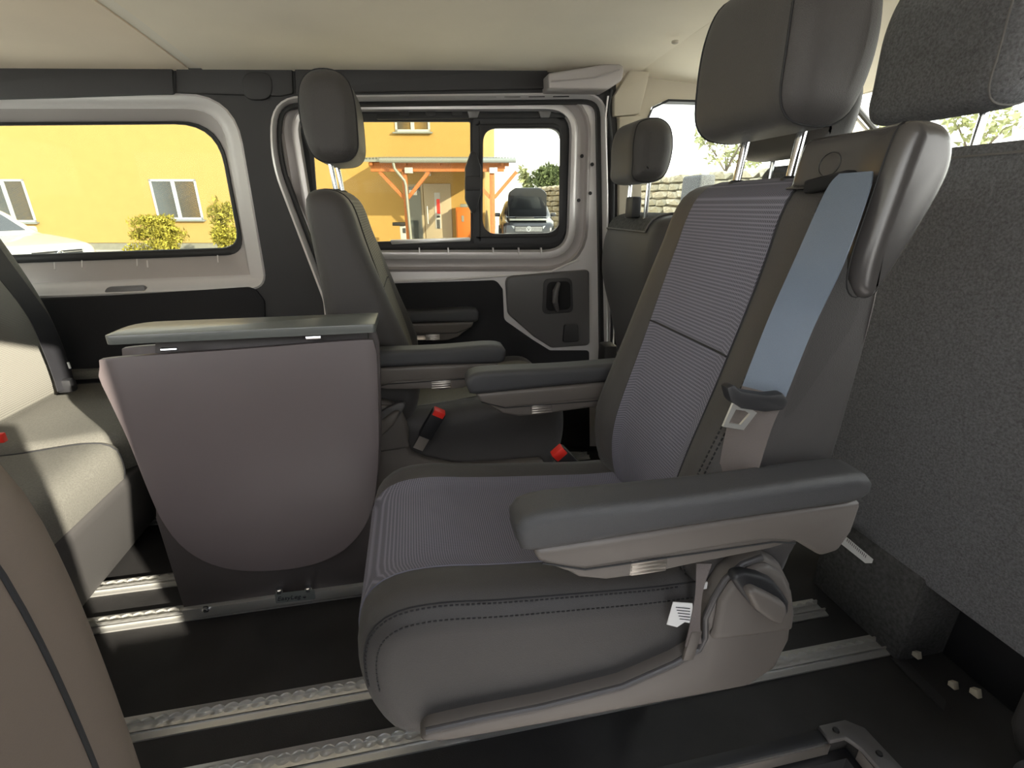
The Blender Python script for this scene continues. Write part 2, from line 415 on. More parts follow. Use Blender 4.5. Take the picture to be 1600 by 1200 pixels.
# ------------------------------------------------------------------ left wall of the van (the far side in view)
YW = 1.655
wl = S('wall_left')
q0 = rr([(-260, 146, 30), (366, 146, 95), (419, 452, 26), (-260, 478, 20)])           # aperture of the quarter window
d0 = rr([(424, 150, 52), (948, 144, 40), (957, 716, 8), (530, 716, 8), (505, 470, 60), (421, 250, 240)])
outer = [Vector(p) for p in [(-330, 90), (272, 90), (860, 84), (962, 96), (966, 400), (966, 735), (-330, 905)]]
def dens(l, n=6):
    o = []
    for i in range(len(l)): o += [l[i].lerp(l[(i+1) % len(l)], k/n) for k in range(n)]
    return o
holed('side_lining', px3(dens(outer), YW), [px3(q0, YW), px3(d0, YW)], (0, .02, 0), 'trim_dark', wl)
plate('black_side_panel', rr([(-330, 496, 5), (50, 470, 5), (396, 448, 22), (413, 470, 10), (417, 610, 8), (-330, 720, 5)]), YW-.006, .02, 'panel_black', wl)
plate('header_trim', rr([(-330, 96, 5), (268, 100, 4), (271, 147, 4), (-330, 162, 5)]), YW-.012, .02, 'trim_dark', wl)
plate('header_trim', rr([(274, 98, 4), (456, 98, 4), (458, 146, 4), (438, 150, 4), (276, 145, 6)]), YW-.010, .02, 'trim_dark', wl)
plate('header_trim', rr([(460, 98, 4), (855, 98, 4), (857, 138, 4), (462, 146, 4)]), YW-.014, .03, 'trim_dark', wl)
plate('round_cover', rr([(376, 112, 20), (424, 112, 20), (426, 156, 20), (380, 156, 20)]), YW-.014, .012, 'trim_dark', wl)
b = MB()
for px in (272, 459): b.tube([P(px, 112, y=YW-.014), P(px+1, 146, y=YW-.014)], .0015, 6)
b.out('trim_joint', 'rubber', wl)
plate('door_rail_cover', rr([(857, 114, 4), (950, 99, 14), (976, 100, 10), (973, 125, 14), (950, 140, 10), (858, 139, 4)]), YW-.075, .10, 'paint_dark', wl, bevel=.012, seg=3)
MB().tube([P(862, 127, y=YW-.078), P(930, 121, y=YW-.079), P(968, 108, y=YW-.079)], .0022, 6).out('cover_ridge', 'paint_dark', wl)
plate('pillar_cover', rr([(960, 150, 3), (985, 108, 4), (1016, 112, 3), (1000, 178, 4), (960, 182, 3)]), YW-.02, .03, 'beige_trim', wl, bevel=.004)
plate('pillar_cover', rr([(968, 182, 3), (1004, 180, 3), (1000, 600, 3), (966, 600, 3)]), YW-.016, .03, 'beige_trim', wl, bevel=.006)
MB().tube([P(955, 140, y=YW-.014), P(950, 170, y=YW-.01), P(958, 250, y=YW-.01), P(957, 440, y=YW-.01), P(955, 620, y=YW-.01)], .006, 8).out('pillar_seal', 'rubber', wl)
MB().tube([P(950, 150, y=YW-.014), P(946, 185, y=YW-.01), P(949, 300, y=YW-.01), P(948, 620, y=YW-.01)], .003, 8).out('pillar_edge', 'paint', wl)
b = MB()
for py in (430, 470, 520, 560): b.disc(P(962, py, y=YW-.016), (0, -1, 0), .006, .003, 12)
b.out('pillar_plug', 'rubber', wl)
# ------------------------------------------------------------------ quarter window
w1 = S('window_1')
rings('window_frame', [px3(q0, YW), px3(offs(q0, 3), YW-.004), px3(offs(q0, 7), YW+.004), px3(offs(q0, 14), YW+.03), px3(offs(q0, 18), YW+.034), px3(offs(q0, 24), YW+.05)], 'paint', w1, smooth=70)
q1 = rr([(-260, 190, 30), (344, 187, 80), (386, 400, 30), (-260, 424, 20)])
rings('window_flange', [px3(offs(q0, 24), YW+.05), px3(q1, YW+.078), px3(offs(q1, 3), YW+.085)], 'paint_dark', w1, smooth=70)
q2 = rr([(-260, 199, 30), (338, 194, 78), (374, 386, 24), (-260, 407, 20)])
rings('window_seal', [px3(offs(q1, 2), YW+.082), px3(offs(q1, 3), YW+.078), px3(offs(q2, -2), YW+.080), px3(q2, YW+.09), px3(q2, YW+.1)], 'rubber', w1, smooth=70)
g_ = holed('window_pane', px3(offs(q2, -6), YW+.095), [], (0, .004, 0), 'dimming_glass', w1)
plate('grab_recess', rr([(164, 449, 10), (225, 446, 10), (230, 462, 6), (160, 466, 6)]), YW+.0, .02, 'plastic_grey', w1, bevel=.006)
b = MB()
for px, py in ((85, 415), (128, 412), (214, 410), (340, 404), (230, 412)): b.bar(P(px, py-5, y=YW+.055), P(px+1, py+6, y=YW+.045), .003, .004)
b.out('flange_joint', 'paint', w1)
# ------------------------------------------------------------------ sliding door on the far side
dr = S('door_1')
rings('door_aperture', [px3(d0, YW), px3(offs(d0, 3), YW-.003), px3(offs(d0, 6), YW+.006), px3(offs(d0, 11), YW+.02)], 'paint', dr, smooth=70)
rings('door_seal', [px3(offs(d0, 10), YW+.02), px3(offs(d0, 12), YW+.010), px3(offs(d0, 16), YW+.010), px3(offs(d0, 19), YW+.03)], 'rubber', dr, smooth=70)
dp = offs(d0, 17)
wn = rr([(454, 166, 42), (900, 165, 46), (893, 399, 46), (492, 400, 40)])
YD = YW+.028
holed('door_panel', px3(dens(dp, 1), YD), [px3(offs(wn, -24), YD)], (0, .01, 0), 'paint', dr)
rings('window_surround', [px3(offs(wn, -25), YD), px3(offs(wn, -21), YD-.004), px3(offs(wn, -17), YD+.016), px3(offs(wn, -7), YD+.018), px3(offs(wn, -3), YD+.008)], 'paint_dark', dr, smooth=60)
rings('window_flange', [px3(offs(wn, -5), YD+.012), px3(offs(wn, -2), YD+.004), px3(offs(wn, 5), YD+.006), px3(offs(wn, 9), YD+.03)], 'paint', dr, smooth=60)
b = MB()
for px, py in ((909, 244), (904, 313)): b.disc(P(px, py, y=YD+.015), (0, -1, 0), .006, .003, 14)
for px, py in ((925, 257), (922, 302), (943, 285)): b.disc(P(px, py, y=YD-.004), (0, -1, 0), .006, .003, 14)
b.out('rubber_plug', 'rubber', dr)
b = MB()
for px in (655, 770, 845, 700, 810): b.bar(P(px, 387, y=YD+.0), P(px+1, 398, y=YD+.0), .014, .004)
b.out('flange_clip', 'paint', dr)
b = MB()
for k in range(9): b.bar(P(560+k*38, 150.5, y=YW+.005), P(585+k*38, 150.5, y=YW+.005), .003, .004)
b.out('roof_channel_slot', 'rubber', dr)
MB().tube([P(600, 440, y=YD-.003), P(700, 437, y=YD-.005), P(790, 431, y=YD-.005), P(862, 424, y=YD-.005), P(905, 405, y=YD-.004)], .004, 8).out('belt_crease', 'paint', dr)
plate('black_door_panel', rr([(515, 446, 6), (776, 438, 14), (786, 452, 6), (788, 500, 12), (834, 532, 14), (860, 548, 8), (921, 548, 5), (922, 700, 5), (515, 720, 5)]), YD-.006, .012, 'panel_black', dr)
plate('handle_panel', rr([(790, 432, 14), (921, 422, 5), (922, 540, 8), (862, 544, 12), (835, 527, 12), (794, 491, 12)]), YD-.022, .03, 'plastic', dr, bevel=.006, seg=3)
ho = plate('handle_bezel', rr([(850, 436, 10), (894, 434, 10), (896, 488, 10), (847, 492, 10)]), YD-.026, .008, 'trim_dark', dr, bevel=.002)
plate('handle_cavity', rr([(855, 441, 10), (891, 439, 9), (892, 483, 9), (853, 487, 9)]), YD-.0275, .004, 'hole_shade', dr, bevel=.001)
MB().tube([P(873, 442, y=YD-.03), P(868, 455, y=YD-.045), P(867, 472, y=YD-.045), P(871, 486, y=YD-.03)], [.007, .011, .011, .007], 12).out('door_handle', 'plastic', dr)
plate('lock_slider', rr([(882, 508, 4), (904, 507, 4), (905, 534, 4), (880, 536, 4)]), YD-.034, .014, 'trim_dark', dr, bevel=.004)
# sliding glass inside the door
w2 = S('window_2')
wf = rr([(476, 178, 26), (886, 177, 28), (882, 381, 34), (500, 388, 26)])
gl = rr([(486, 190, 16), (735, 190, 3), (736, 374, 3), (500, 380, 14)])
gs = rr([(755, 200, 24), (878, 200, 22), (875, 364, 26), (754, 366, 24)])
YG = YD+.035
rings('reveal', [px3(offs(wn, 8), YD+.028), px3(offs(wn, 10), YG), px3(offs(wf, -3), YG+.002), px3(wf, YG+.003)], 'rubber', w2, smooth=60)
sl = rr([(739, 185, 4), (886, 183, 26), (884, 380, 30), (740, 381, 4)])
holed('fixed_frame', px3(wf, YG), [px3(offs(gl, 0), YG), px3(offs(sl, 3), YG)], (0, .012, 0), 'trim_dark', w2)
holed('sliding_frame', px3(sl, YG-.014), [px3(gs, YG-.014)], (0, .02, 0), 'plastic_black', w2)
rings('frame_lip', [px3(offs(sl, 9), YG-.014), px3(offs(sl, 11), YG-.018), px3(offs(gs, -3), YG-.017), px3(gs, YG-.010), px3(gs, YG+.004)], 'trim_dark', w2, smooth=60)
holed('fixed_pane', px3(offs(gl, -3), YG+.006), [], (0, .004, 0), 'tint_glass', w2)
holed('sliding_pane', px3(offs(gs, -4), YG-.004), [], (0, .004, 0), 'dimming_glass', w2)
plate('slide_handle', rr([(736, 236, 10), (727, 262, 10), (727, 312, 10), (738, 334, 10), (744, 330, 5), (752, 300, 8), (752, 262, 8), (744, 238, 5)]), YG-.036, .022, 'plastic_black', w2, bevel=.004)
plate('slide_grip', rr([(727, 275, 3), (752, 275, 3), (752, 298, 3), (727, 298, 3)]), YG-.040, .022, 'trim_dark', w2, bevel=.003)
plate('top_rail', rr([(588, 178, 3), (884, 176, 5), (884, 184, 3), (588, 186, 3)]), YG-.02, .02, 'rubber', w2, bevel=.001)
for px in (623, 665, 706): plate('rail_clip', rr([(px, 174, 2), (px+16, 174, 2), (px+16, 181, 2), (px, 181, 2)]), YG-.024, .01, 'trim_dark', w2, bevel=.001)
for px in (730, 842): plate('rail_roller', rr([(px, 173, 2), (px+20, 173, 2), (px+16, 184, 2), (px+3, 184, 2)]), YG-.026, .01, 'plastic_grey', w2, bevel=.002)
plate('track_strip', rr([(609, 375, 2), (735, 371, 2), (735, 377, 2), (612, 382, 2)]), YG-.016, .012, 'aluminium', w2, bevel=.001)
# ------------------------------------------------------------------ cab side, windscreen
wf3 = S('wall_front_left')
yb = 1.70
hole = [Vector((x, yb, z)) for x, z in [(.79, .84), (.795, 1.22), (.815, 1.27), (.87, 1.295), (1.28, 1.30), (1.36, 1.275), (1.60, 1.09), (1.95, .87), (1.95, .84)]]
outl = [Vector((x, yb, z)) for x, z in [(.66, -.05), (.66, 1.40), (1.46, 1.40), (1.60, 1.285), (2.15, .93), (2.2, .84), (2.2, -.05)]]
holed('cab_side_lining', outl, [hole], (0, .05, 0), 'beige_trim', wf3)
rings('window_seal', [[v+Vector((0, -.004, 0)) for v in hole], [Vector((1.2+(v.x-1.2)*.985, yb+.0, 1.1+(v.z-1.1)*.97)) for v in hole], [Vector((1.2+(v.x-1.2)*.985, yb+.05, 1.1+(v.z-1.1)*.97)) for v in hole]], 'rubber', wf3)
w3 = S('window_3'); holed('door_pane', [v+Vector((0, .045, 0)) for v in hole], [], (0, .004, 0), 'auto_glass', w3)
w4 = S('window_4')
b = MB(); b.add([(1.56, YN, 1.325), (1.56, 1.72, 1.325), (2.16, 1.70, .93), (2.16, 0, .93)], [(0, 1, 2, 3)]); b.out('windscreen_pane', 'auto_glass', w4)
MB().bar((1.53, YN, 1.335), (1.53, 1.74, 1.335), .06, .03).out('screen_header', 'beige_trim', w4)
MB().tube([(1.575, 1.69, 1.315), (1.85, 1.69, 1.13), (2.16, 1.68, .93)], .010, 8).out('screen_seal', 'rubber', w4)
wf_ = S('wall_front')
MB().prism([(1.62, YN, .15), (1.62, YN, .80), (1.70, YN, .88), (2.15, YN, .92), (2.2, YN, .1)], (0, 1.76, 0)).out('dashboard', 'plastic_black', wf_, bevel=.02)
wr = S('wall_rear'); box('rear_lining', (-1.82, .82, .36), (.03, 1.8, .78), 'trim_dark', wr)
box('tailgate_pillar', (-1.82, .04, 1.05), (.03, .22, .62), 'trim_dark', wr); box('tailgate_pillar', (-1.82, 1.60, 1.05), (.03, .22, .62), 'trim_dark', wr)
box('tailgate_header', (-1.82, .82, 1.33), (.03, 1.8, .14), 'trim_dark', wr); box('tailgate_pane', (-1.82, .82, 1.0), (.005, 1.36, .54), 'auto_glass', wr)
wn_ = S('wall_right')
box('rear_side_lining', (-1.38, YN-.02, .42), (.86, .04, .84), 'trim_dark', wn_)
box('sun_block_leaf', (-.425, YN-.02, .50), (1.03, .04, 1.08), 'trim_dark', wn_, bevel=.01)  # unseen leaf added to keep sun off the floor and seat shoulder
box('sun_block_panel', (.195, YN-.02, .21), (.19, .04, .50), 'trim_dark', wn_, bevel=.01)  # unseen low panel added to shade the near floor
box('rear_pillar', (-.92, YN-.02, 1.05), (.10, .05, .5), 'trim_dark', wn_)
box('rear_pillar', (-1.72, YN-.02, 1.05), (.16, .05, .5), 'trim_dark', wn_)
box('sun_block_pillar', (.64, YN-.02, .65), (.70, .06, 1.36), 'trim_dark', wn_)  # unseen pillar, made wide to keep sun off the foreground seat and table
box('front_door_lining', (1.55, YN-.02, .475), (1.16, .05, 1.01), 'plastic_black', wn_)  # unseen front door, top raised to block a sun patch on the far seat
MB().bar((1.5, YN-.02, 1.33), (2.16, YN-.02, .9), .05, .06).out('screen_pillar', 'beige_trim', wn_)
# ================================================================== FLOOR RAILS
def rail(y, x0, x1, label, z=0.0):
    r_ = empty('floor_rail', ((x0+x1)/2, y, 0), 0, label, 'rail', 'aluminium seat rails let into the floor')
    h = (x1-x0)/2; b = MB()
    b.prism([(-h, -.027, 0), (-h, -.027, .004), (-h, -.015, .006), (-h, -.015, .013), (-h, -.012, .013), (-h, -.010, .003), (-h, .010, .003), (-h, .012, .013), (-h, .015, .013), (-h, .015, .006), (-h, .027, .004), (-h, .027, 0)], (2*h, 0, 0))
    b.out('rail_base', 'aluminium', r_, smooth=20)
    pitch = .0254; n = int(2*h/pitch)
    for s in (-1, 1):
        b = MB(); K = 6; up = []; lo_ = []
        for i in range(n*K+1):
            x = -h+.003+i*pitch/K; ph = (i % K)/K
            yy = .0052+.0062*abs(math.sin(math.pi*ph))**.8
            up.append((x, s*yy)); 
        vs = []; m_ = len(up)
        for x, yy in up: vs += [(x, s*.0150, .0135), (x, yy, .0150), (x, yy, .0105), (x, s*.0150, .0105)]
        fs = [(i*4+k, i*4+(k+1) % 4, i*4+4+(k+1) % 4, i*4+4+k) for i in range(m_-1) for k in range(4)]
        b.add(vs, fs).out('rail_lip', 'aluminium', r_, smooth=30)
    return r_
rail(.645, -1.05, 1.0, 'nearest silver floor rail with scalloped edges, under the front edge of the nearest grey seat')
rail(.768, -1.05, .952, 'second silver floor rail from the camera, ending beside the carpeted seat base')
rail(1.062, -1.05, .80, 'silver floor rail that carries the bottom edge of the folding table')
rail(1.195, -1.05, .80, 'silver floor rail just behind the folding table, partly sunlit')
rail(1.50, -.9, .62, 'silver floor rail glimpsed between the two swivel seats')
rail(1.632, -.9, .64, 'silver floor rail closest to the far sliding door')
# ================================================================== CAPTAIN SEATS
def captain_seat(x0, yc, rz, label, group, ns, front=-.118, arm_dx=0., arm_dz=0., full=True, mats=None):
    """local frame: faces -x, y across, z up; ns = side that carries recliner and belt"""
    L, LL, W = mats
    t = empty('captain_seat', (x0, yc, 0), rz, label, 'seat', group)
    # --- cushion
    fx = front+.118
    cpr = [(-.105, .42), (-.118, .36), (-.108, .28), (-.07, .215), (.03, .198), (.2, .222), (.35, .262), (.43, .30), (.455, .37), (.43, .418), (.3, .428), (.1, .446), (0, .458), (-.065, .452)]
    cpr = [(.45-(.45-x)*(.45-(-.118+fx))/.568, z) for x, z in cpr]
    def cpush(v, y, nm):
        k = max(0, nm.y); a = min(max((abs(y)-.09)/.07, 0), 1); a = a*a*(3-2*a)
        v = v.copy(); v.z += k*(.014*a-.004); return v
    cu = Loft(cpr, .208, .05, push=cpush)
    c = cu.body('seat_cushion', L, t)
    s0 = -1 if cu.idx((-.10+fx, .30), (0.1, .446))[-1]-cu.near(-.10+fx, .30) > 40 else 1
    ids = cu.idx((-.118+fx, .33), (.40, .42)) if s0 == 1 else cu.idx((.40, .42), (-.118+fx, .33))
    cu.sheet('woven_insert', ids, -.125, .125, W, t, off=.0025)
    for off in (.149, .1435):
        for s in ((ns,) if full else ()):
            i2 = ids
            path = [cu.pt(i, s*off*1.3, .0015) for i in i2[2:]]
            dashes('stitching', path, 'stitch', t) if off > .147 else MB().tube([cu.pt(i, s*.19, .0005) for i in i2], .0012, 5).out('seam', 'stitch', t)
    if full:
        pth = [cu.pt(i, ns*.2035, .001) for i in ids]; dashes('stitching', pth, 'stitch', t)
    # --- backrest
    bpr = [(.40, .40), (.385, .484), (.402, .612), (.427, .739), (.457, .867), (.478, .952), (.502, .985), (.54, .996), (.575, .985), (.582, .94), (.572, .80), (.568, .65), (.556, .50), (.545, .40), (.49, .36), (.43, .365)]
    def bw(x, z):
        q = min(max((z-.80)/.2, 0), 1); q2 = min(max((.55-z)/.2, 0), 1)
        return (1-.10*q*q)*(1-.06*q2)
    def bpush(v, y, nm):
        k = max(0, -nm.x); a = min(max((abs(y)-.095)/.07, 0), 1); a = a*a*(3-2*a)
        zf = max(0, 1-abs(v.z-.56)/.34); v = v.copy(); v.x -= k*(a*.030*zf-.004)
        v.x -= k*.012*math.exp(-((v.z-.55)/.12)**2); return v
    br = Loft(bpr, .208, .038, n=96, push=bpush, wf=bw, m=16)
    br.body('backrest', L, t)
    up = br.near(.427, .739) > br.near(.385, .484)
    A = (.40, .42); B = (.427, .752); C = (.427, .757); D = (.56, .993)
    e = (lambda p, q: br.idx(p, q)) if up else (lambda p, q: br.idx(q, p))
    lowids = e(A, B); hiids = e(C, D)
    if not up: lowids, hiids = lowids, hiids
    br.sheet('woven_insert', lowids, -.118, .118, W, t, off=.003)
    br.sheet('woven_insert', hiids, -.118, .118, W, t, off=.003)
    sm = br.near(.427, .754); MB().tube([br.pt(sm, -.118+.236*k/14, .003) for k in range(15)], .0018, 6).out('seam', 'stitch', t)
    allids = e((.40, .42), (.575, .985))
    for s in (-1, 1):
        MB().tube([br.pt(i, s*.119, .001) for i in allids], .0014, 6).out('seam', 'stitch', t)
    if full:
        dashes('stitching', [br.pt(i, ns*.178, .0012) for i in allids], 'stitch', t)
        dashes('stitching', [br.pt(i, ns*.186, .0012) for i in allids], 'stitch', t)
        # lighter fabric side panel of the backrest
        sp = spline([(.425, .46), (.435, .62), (.458, .75), (.488, .87), (.515, .945), (.54, .955), (.555, .90), (.556, .80), (.553, .65), (.540, .52), (.515, .43), (.46, .41)], 48)
        y_ = ns*.2085
        b = MB().prism([(p.x, y_*bw(p.x, p.y)-ns*.004, p.y) for p in sp], (0, ns*.0065, 0)); b.out('side_panel', LL, t, bevel=.003, seg=2)
    # --- headrest
    hpr = [(.456, 1.19), (.455, 1.13), (.459, 1.085), (.478, 1.062), (.51, 1.055), (.545, 1.057), (.568, 1.075), (.580, 1.12), (.582, 1.17), (.575, 1.215), (.555, 1.242), (.525, 1.252), (.49, 1.248), (.467, 1.23)]
    hl = Loft(hpr, .120, .036, n=60, wf=lambda x, z: 1-.16*min(max((z-1.13)/.12, 0), 1)**2-.03*min(max((1.13-z)/.075, 0), 1)**2)
    h = hl.body('headrest', L, t)
    for s in (-1, 1): MB().tube([hl.pt(i, s*.097, .0006) for i in range(hl.n)], .0015, 6, closed=True).out('piping', 'stitch', h)
    for s in (-1, 1):
        MB().tube([(.535, s*.060, 1.09), (.530, s*.060, 1.045), (.524, s*.060, .98)], .0062, 12).out('headrest_post', 'chrome', t)
        lathe('post_collar', [(.001, 0), (.013, 0), (.013, .006), (.009, .009), (.001, .009)], 'plastic_black', t, c=(.526, s*.060, .990), n=16)
    # --- armrests
    for s in (-1, 1):
        far = .07 if s == -ns else 0
        dx = arm_dx; dz = arm_dz-(.012 if s == -ns else 0)
        at = lambda pts: [(x+dx*(1 if x < .3 else .2), z+dz) for x, z in pts]
        yc_ = s*.256
        pad = Loft(at([(.088, .63), (.094, .602), (.12, .598), (.3, .604), (.5, .606), (.54, .612), (.548, .63), (.535, .645), (.50, .648), (.3, .645), (.14, .648), (.10, .643)]), .028, .012, n=64, yc=yc_)
        a = pad.body('armrest', 'plastic_soft', t)
        ap = at([(.107, .600), (.114, .582), (.15, .560), (.40, .566), (.455, .556), (.50, .525), (.525, .530), (.538, .56), (.540, .606)])
        slab('armrest_body', ap, yc_-.024, yc_+.024, 'plastic_warm' if s == ns else 'plastic_warm', a, bevel=.007)
        lp = at([(.13, .575), (.165, .548), (.20, .538), (.255, .537), (.30, .541), (.42, .548), (.46, .556), (.44, .575)])
        slab('armrest_cover', lp, yc_-.0215, yc_+.0215, 'plastic_warm', a, bevel=.006)
        MB().tube([(x, yc_+s2*.0245, z) for s2 in (1,) for x, z in at([(.118, .581), (.17, .563), (.30, .563), (.42, .563), (.452, .556)])], .0012, 5).out('cover_joint', 'rubber', a)
        MB().tube([(x, yc_-.0245, z) for x, z in at([(.118, .581), (.17, .563), (.30, .563), (.42, .563), (.452, .556)])], .0012, 5).out('cover_joint', 'rubber', a)
        kb = MB()
        for k in range(4): kb.box((.2525+dx, yc_, .5435+dz+k*.0055), (.046, .047, .0035))
        kb.box((.2525+dx, yc_, .552+dz), (.048, .044, .022)); tag(kb.out('release_button', 'steel_warm', a, bevel=.0012), 'ribbed metallic button')
        if True:
            MB().disc((.555, s*.205, .585), (0, s, 0), .03, .03, 20).out('armrest_pivot', 'plastic_black', t, bevel=.004)
    # --- base shell, recliner, legs
    sh = [(-.03, .272), (.046, .275), (.14, .275), (.262, .284), (.345, .312), (.383, .333), (.390, .357), (.384, .396), (.392, .43), (.405, .463), (.429, .486), (.458, .493), (.493, .470), (.518, .43), (.534, .384), (.543, .316), (.530, .257), (.485, .225), (.405, .227), (.266, .231), (.093, .236), (-.001, .240), (-.042, .250)]
    sh = [(.45-(.45-x)*(.45-(-.118+fx))/.568 if x < .45 else x, z) for x, z in sh]
    for s in (-1, 1):
        q = sh if s == ns else [(x, min(z, .34)) for x, z in sh]
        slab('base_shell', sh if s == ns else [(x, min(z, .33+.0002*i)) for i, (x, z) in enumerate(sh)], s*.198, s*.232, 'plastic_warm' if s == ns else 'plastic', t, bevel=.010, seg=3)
    if full:
        rim = [Vector((x, ns*.235, z)) for x, z in sh[:12]]
        b = MB().tube([Vector((p.x, ns*.228, p.z-.004)) for p in rim], .0045, 10); b.out('shell_rim', 'plastic', t)
    MB().box((.22+fx/2, 0, .235), (.46-fx, .38, .05)).out('seat_pan', 'plastic_black', t, bevel=.01)
    kn = slab('recliner_cover', [(.395, .375), (.394, .43), (.407, .460), (.43, .481), (.458, .486), (.489, .465), (.512, .428), (.527, .384), (.532, .348), (.46, .352), (.39, .358)], ns*.225, ns*.243, 'plastic_warm', t, bevel=.010, seg=3)
    lv = slab('recliner_lever', [(.392, .486), (.397, .494), (.411, .494), (.438, .483), (.458, .471), (.478, .448), (.493, .427), (.496, .409), (.488, .386), (.471, .396), (.443, .419), (.414, .454)], ns*.240, ns*.258, 'plastic_black' if full else 'plastic', t, bevel=.005, seg=3)
    slab('lever_grip', [(.407, .474), (.418, .478), (.440, .464), (.474, .440), (.480, .424), (.475, .402), (.455, .414), (.427, .439)], ns*.254, ns*.272, 'plastic_warm', lv, bevel=.006, seg=3)
    for s in (-1, 1):
        for x in (.03+fx, .40):
            b = MB(); b.bar((x, s*.064, .225), (x-.02, s*.064, .025), .034, .006, Vector((0, 1, 0))); b.box((x-.02, s*.064, .022), (.06, .030, .018)); b.out('leg', 'steel_warm', t, bevel=.002)
            lathe('foot_bolt', [(.001, 0), (.008, 0), (.008, .008), (.001, .010)], 'chrome', t, c=(x-.038, s*.064, .031), n=8)
    # --- buckle on a stalk, on the side away from the recliner
    bs = -ns
    if not full: bs = ns
    if full: p0, p1 = Vector((.375, .215, .452)), Vector((.335, .222, .505)); p0, p1 = P(916, 750, y=.925)-Vector((0, .70, 0)), P(870, 704, y=.93)-Vector((0, .70, 0))
    else: p0, p1 = [Vector((.345-v.x, 1.40-v.y, v.z)) for v in (P(664, 682, y=1.165), P(687, 642, y=1.155))]
    bk = MB().bar(p0, p1, .038, .022, Vector((0, 1, 0))).out('buckle', 'plastic_black', t, bevel=.004)
    MB().bar(p0.lerp(p1, .84), p0.lerp(p1, 1.03), .031, .024, Vector((0, 1, 0))).out('release_button', 'red', bk, bevel=.002)
    MB().bar(p0+(p0-p1)*.5, p0, .028, .005, Vector((0, 1, 0))).out('buckle_strap', 'steel_warm', t)
    return t, cu, br, hl
Lm = ('leatherette', 'leatherette_light', 'woven')
ms, mcu, mbr, mhl = captain_seat(0, .70, 0, 'large dark grey fabric seat in the foreground with the diagonal shoulder belt', 'swivelled captain seats', -1, mats=Lm)
# belt box on the near shoulder of the large seat (local = world - (0,.70,0))
def ML(px, py, y): v = P(px, py, y=y); return v-Vector((0, .70, 0))
def MX(px, py, x): return P(px, py, x=x)-Vector((0, .70, 0))
def bxpush(v, y, nm):
    v = v.copy(); k = min(max((y+.062)/.04, 0), 1)          # towards the shoulder the box gets shallower from below
    if v.z < .985: v.z = v.z+(.985-v.z)*k*.95
    v.x += k*.012
    return v
bxl = Loft([(.490, 1.030), (.505, 1.040), (.532, 1.036), (.548, 1.018), (.551, .985), (.530, .925), (.505, .872), (.492, .862), (.478, .874), (.474, .905), (.480, .96)], .085, .016, n=64, yc=-.178, push=bxpush)
bx = bxl.body('belt_housing', 'housing', ms)
MB().tube([bxl.pt(i, -.062, .0004) for i in range(bxl.n)], .0009, 6, closed=True).out('housing_joint', 'rubber', bx)
def frontx(z): return .4745+(z-.96)*.17
cc = Vector((.489, -.165, 1.006))
MB().tube([cc+Vector((math.cos(k*math.pi/12)*.013*.1, math.sin(k*math.pi/12)*.0155, math.cos(k*math.pi/12)*.013)) for k in range(24)], .0008, 6, closed=True).out('round_cap', 'plastic_black', bx)
MB().box((.489, -.170, .986), (.016, .064, .016), Matrix.Rotation(R(-8), 3, 'X')).out('belt_slot', 'hole_shade', bx, bevel=.004, seg=3)
# shoulder belt: slot -> tongue -> behind the armrest
pairs = [(MX(1312, 272, .482), MX(1364, 268, .480)), (MX(1290, 300, .472), MX(1358, 300, .470)), (MX(1245, 400, .440), MX(1318, 412, .445)), (ML(1200, 500, .51), ML(1270, 515, .468)), (ML(1160, 603, .505), ML(1228, 620, .462)), (ML(1140, 650, .505), ML(1205, 672, .462)), (ML(1122, 740, .505), ML(1175, 770, .462)), (ML(1115, 800, .500), ML(1160, 830, .468))]
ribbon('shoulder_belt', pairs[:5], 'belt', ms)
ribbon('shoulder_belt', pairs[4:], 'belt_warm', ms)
tn = MB().prism([ML(x, y, .455) for x, y in [(1136, 606), (1148, 602), (1160, 612), (1200, 618), (1226, 615), (1234, 628), (1226, 642), (1196, 645), (1160, 640), (1142, 628)]], (0, .016, 0)).out('belt_tongue', 'plastic_black', ms, bevel=.004)
tl = [ML(x, y, .458) for x, y in [(1146, 630), (1166, 634), (1183, 645), (1162, 672), (1130, 667)]]
ti = [ML(x, y, .458) for x, y in [(1150, 640), (1164, 642), (1172, 647), (1157, 664), (1139, 661)]]
holed('tongue_plate', tl, [ti], (0, .003, 0), 'aluminium', tn)
ribbon('lap_belt', [(ML(1088, 880, .478), ML(1112, 880, .474)), (ML(1086, 930, .470), ML(1098, 925, .467)), (ML(1078, 975, .468), ML(1094, 975, .466)), (ML(1070, 1010, .468), ML(1096, 1005, .468))], 'belt_warm', ms)
MB().bar(ML(1074, 1030, .468), ML(1088, 985, .468), .018, .006, Vector((0, 1, 0))).out('belt_anchor', 'plastic_warm', ms, bevel=.002)
# white care label on the cushion's rear corner
tg = MB().prism([ML(x, y, .470) for x, y in [(1052, 941), (1082, 943), (1084, 975), (1070, 972), (1058, 980), (1042, 976)]], (0, .001, 0)).out('care_label', 'white_tag', ms)
b = MB()
for k in range(5): b.bar(ML(1056+k*1.5, 949+k*4.5, .4695), ML(1078, 951+k*4.5, .4695), .0012, .0004, Vector((0, 1, 0)))
tag(b.out('printed_line', 'ink', tg), kind='stuff')
MB().box((.386, -.2125+.0, .437), (.006, .002, .012)).out('side_tag', 'white_tag', ms)
bkl = MB().box(P(892, 733, y=.912)-Vector((0, .70, 0)), (.018, .002, .010), Matrix.Rotation(R(-25), 3, 'Y')).out('buckle_sticker', 'white_tag', ms)
fs_, _, _, _ = captain_seat(.345, 1.40, math.pi, 'grey fabric seat behind the folding table, facing right towards the front', 'swivelled captain seats', 1, front=-.055, arm_dx=.05, arm_dz=-.008, full=False, mats=('leatherette', 'leatherette_light', 'woven_warm'))
